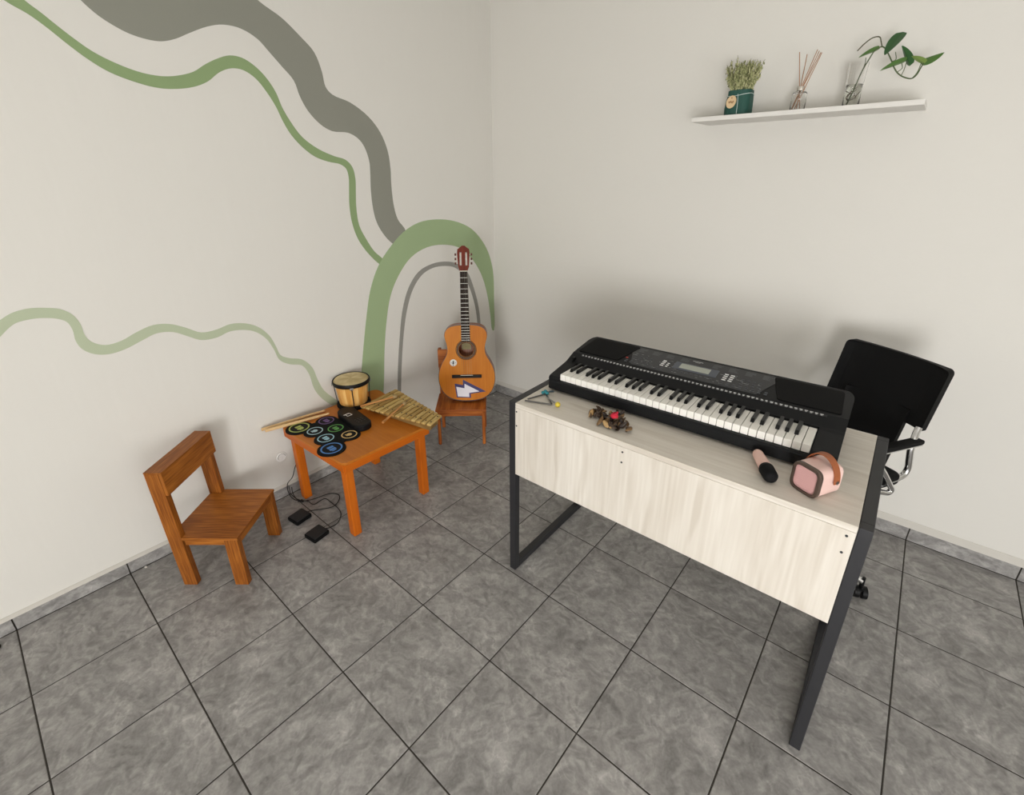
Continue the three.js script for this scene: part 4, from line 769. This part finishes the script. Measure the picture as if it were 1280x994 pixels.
{
  const v = thing('vase_with_cutting', 'clear glass vase with trailing green vine cutting in water on the shelf', 'vase', [1.893, SH, 0.105]);
  const prof = [[0.0001, 0], [0.025, 0], [0.0275, 0.003], [0.0265, 0.05], [0.0285, 0.10], [0.0305, 0.145], [0.0292, 0.145], [0.0272, 0.10], [0.0252, 0.05], [0.0260, 0.006], [0.0001, 0.006]];
  part('glass', lathe(prof, 36), glass, v, 'clear glass vase');
  part('water', lathe([[0.0001, 0.0066], [0.0257, 0.0066], [0.0250, 0.05], [0.0262, 0.075], [0.0001, 0.075]], 36), water, v, 'clear water');
  const o = [1.893, SH, 0.105], q = (x, y, z) => [x - o[0], y - o[1], (z ?? 0.105) - o[2]];
  const sm = std(0x51603a, 0.55), dk = std(0x4b4a2c, 0.6);
  part('stem', tube([q(1.884, 1.788, 0.110), q(1.896, 1.845, 0.112), q(1.908, 1.899, 0.112), q(1.919, 1.928, 0.113), q(1.933, 1.957, 0.115), q(1.951, 1.964, 0.118), q(1.966, 1.950, 0.122), q(1.978, 1.932, 0.125), q(1.990, 1.912, 0.126), q(2.001, 1.892, 0.128), q(2.015, 1.874, 0.128), q(2.034, 1.860, 0.128), q(2.058, 1.853, 0.128), q(2.068, 1.862, 0.126), q(2.075, 1.885, 0.124), q(2.079, 1.897, 0.122)], 0.0021, 110, 8), sm, v, 'green vine stem');
  part('side_shoot', tube([q(1.951, 1.962, 0.118), q(1.944, 1.980, 0.116), q(1.936, 1.996, 0.114), q(1.917, 1.997, 0.112), q(1.896, 1.983, 0.110), q(1.878, 1.963, 0.108)], 0.0019, 40, 6), dk, v, 'bare brown shoot');
  for (const pts of [[q(1.909, 1.900, 0.113), q(1.911, 1.925, 0.114), q(1.910, 1.937, 0.115)], [q(1.990, 1.912, 0.126), q(2.000, 1.916, 0.130), q(1.994, 1.940, 0.132)], [q(2.012, 1.877, 0.128), q(2.024, 1.887, 0.132), q(2.020, 1.902, 0.134)], [q(2.026, 1.864, 0.128), q(2.030, 1.880, 0.130), q(2.032, 1.904, 0.130)], [q(2.058, 1.853, 0.128), q(2.068, 1.868, 0.132), q(2.073, 1.898, 0.132)]]) part('petiole', tube(pts, 0.0013, 14, 6), sm, v);
  const roots = []; const r = mulberry(8); for (let i = 0; i < 7; i++) roots.push(tube([q(1.886, 1.80, 0.110), q(1.893 + (r() - 0.5) * 0.03, 1.805 + r() * 0.02, 0.105 + (r() - 0.5) * 0.03), q(1.893 + (r() - 0.5) * 0.034, 1.825 + r() * 0.02, 0.105 + (r() - 0.5) * 0.034)], 0.0009, 12, 5)); part('roots', roots, std(0x5c4d33, 0.8), v, 'thin brown roots in the water');
  // heart-shaped leaves: base, tip, half width, side direction, fold
  const leafMat = [std(0x2f5a2c, 0.4, { side: THREE.DoubleSide }), std(0x54793a, 0.42, { side: THREE.DoubleSide }), std(0x86a052, 0.45, { side: THREE.DoubleSide })];
  function leaf(B, T, w, side, fold, m) {
    const b = v3(...B), t = v3(...T), ax = t.clone().sub(b), s = v3(...side).addScaledVector(ax, -v3(...side).dot(ax) / ax.lengthSq()).normalize(), n = ax.clone().cross(s).normalize(), L = ax.length();
    const P = [], I = [], nu = 22, nv = 10;
    for (let i = 0; i <= nu; i++) for (let j = 0; j <= nv; j++) {
      const uu = i / nu, vv = j / nv * 2 - 1, hw = w * Math.pow(Math.sin(Math.PI * Math.pow(uu, 0.5)), 0.65) * (1 - 0.1 * uu);
      const back = -0.42 * L * Math.pow(1 - uu, 3) * Math.abs(vv) * (1 - 0.35 * Math.abs(vv));
      const p = b.clone().addScaledVector(ax, uu).addScaledVector(ax.clone().normalize(), back).addScaledVector(s, vv * hw).addScaledVector(n, fold * Math.abs(vv) * hw - 0.10 * L * uu * uu);
      P.push(p.x, p.y, p.z);
    }
    for (let i = 0; i < nu; i++) for (let j = 0; j < nv; j++) { const a = i * (nv + 1) + j; I.push(a, a + 1, a + nv + 1, a + 1, a + nv + 2, a + nv + 1); }
    const g = new THREE.BufferGeometry(); g.setAttribute('position', new THREE.Float32BufferAttribute(P, 3)); g.setIndex(I); g.computeVertexNormals(); part('leaf', g, leafMat[m], v);
  }
  leaf(q(1.993, 1.985, 0.130), q(1.964, 1.935, 0.150), 0.027, [0.8, 0.5, 0.1], 0.12, 0);
  leaf(q(1.932, 1.956, 0.114), q(1.888, 1.940, 0.135), 0.017, [0.1, 0.35, 1], 0.3, 1);
  leaf(q(2.018, 1.908, 0.130), q(1.962, 1.889, 0.150), 0.016, [0.15, 0.55, 1], 0.25, 1);
  leaf(q(2.036, 1.906, 0.128), q(2.011, 1.957, 0.140), 0.016, [0.9, 0.3, 0.9], 0.5, 0);
  leaf(q(2.080, 1.903, 0.122), q(2.126, 1.913, 0.150), 0.016, [-0.1, 0.6, 1], 0.4, 1);
  leaf(q(2.074, 1.901, 0.130), q(2.044, 1.921, 0.150), 0.014, [0.3, 0.5, 1], 0.2, 2);
}

renderer.render(scene, camera);
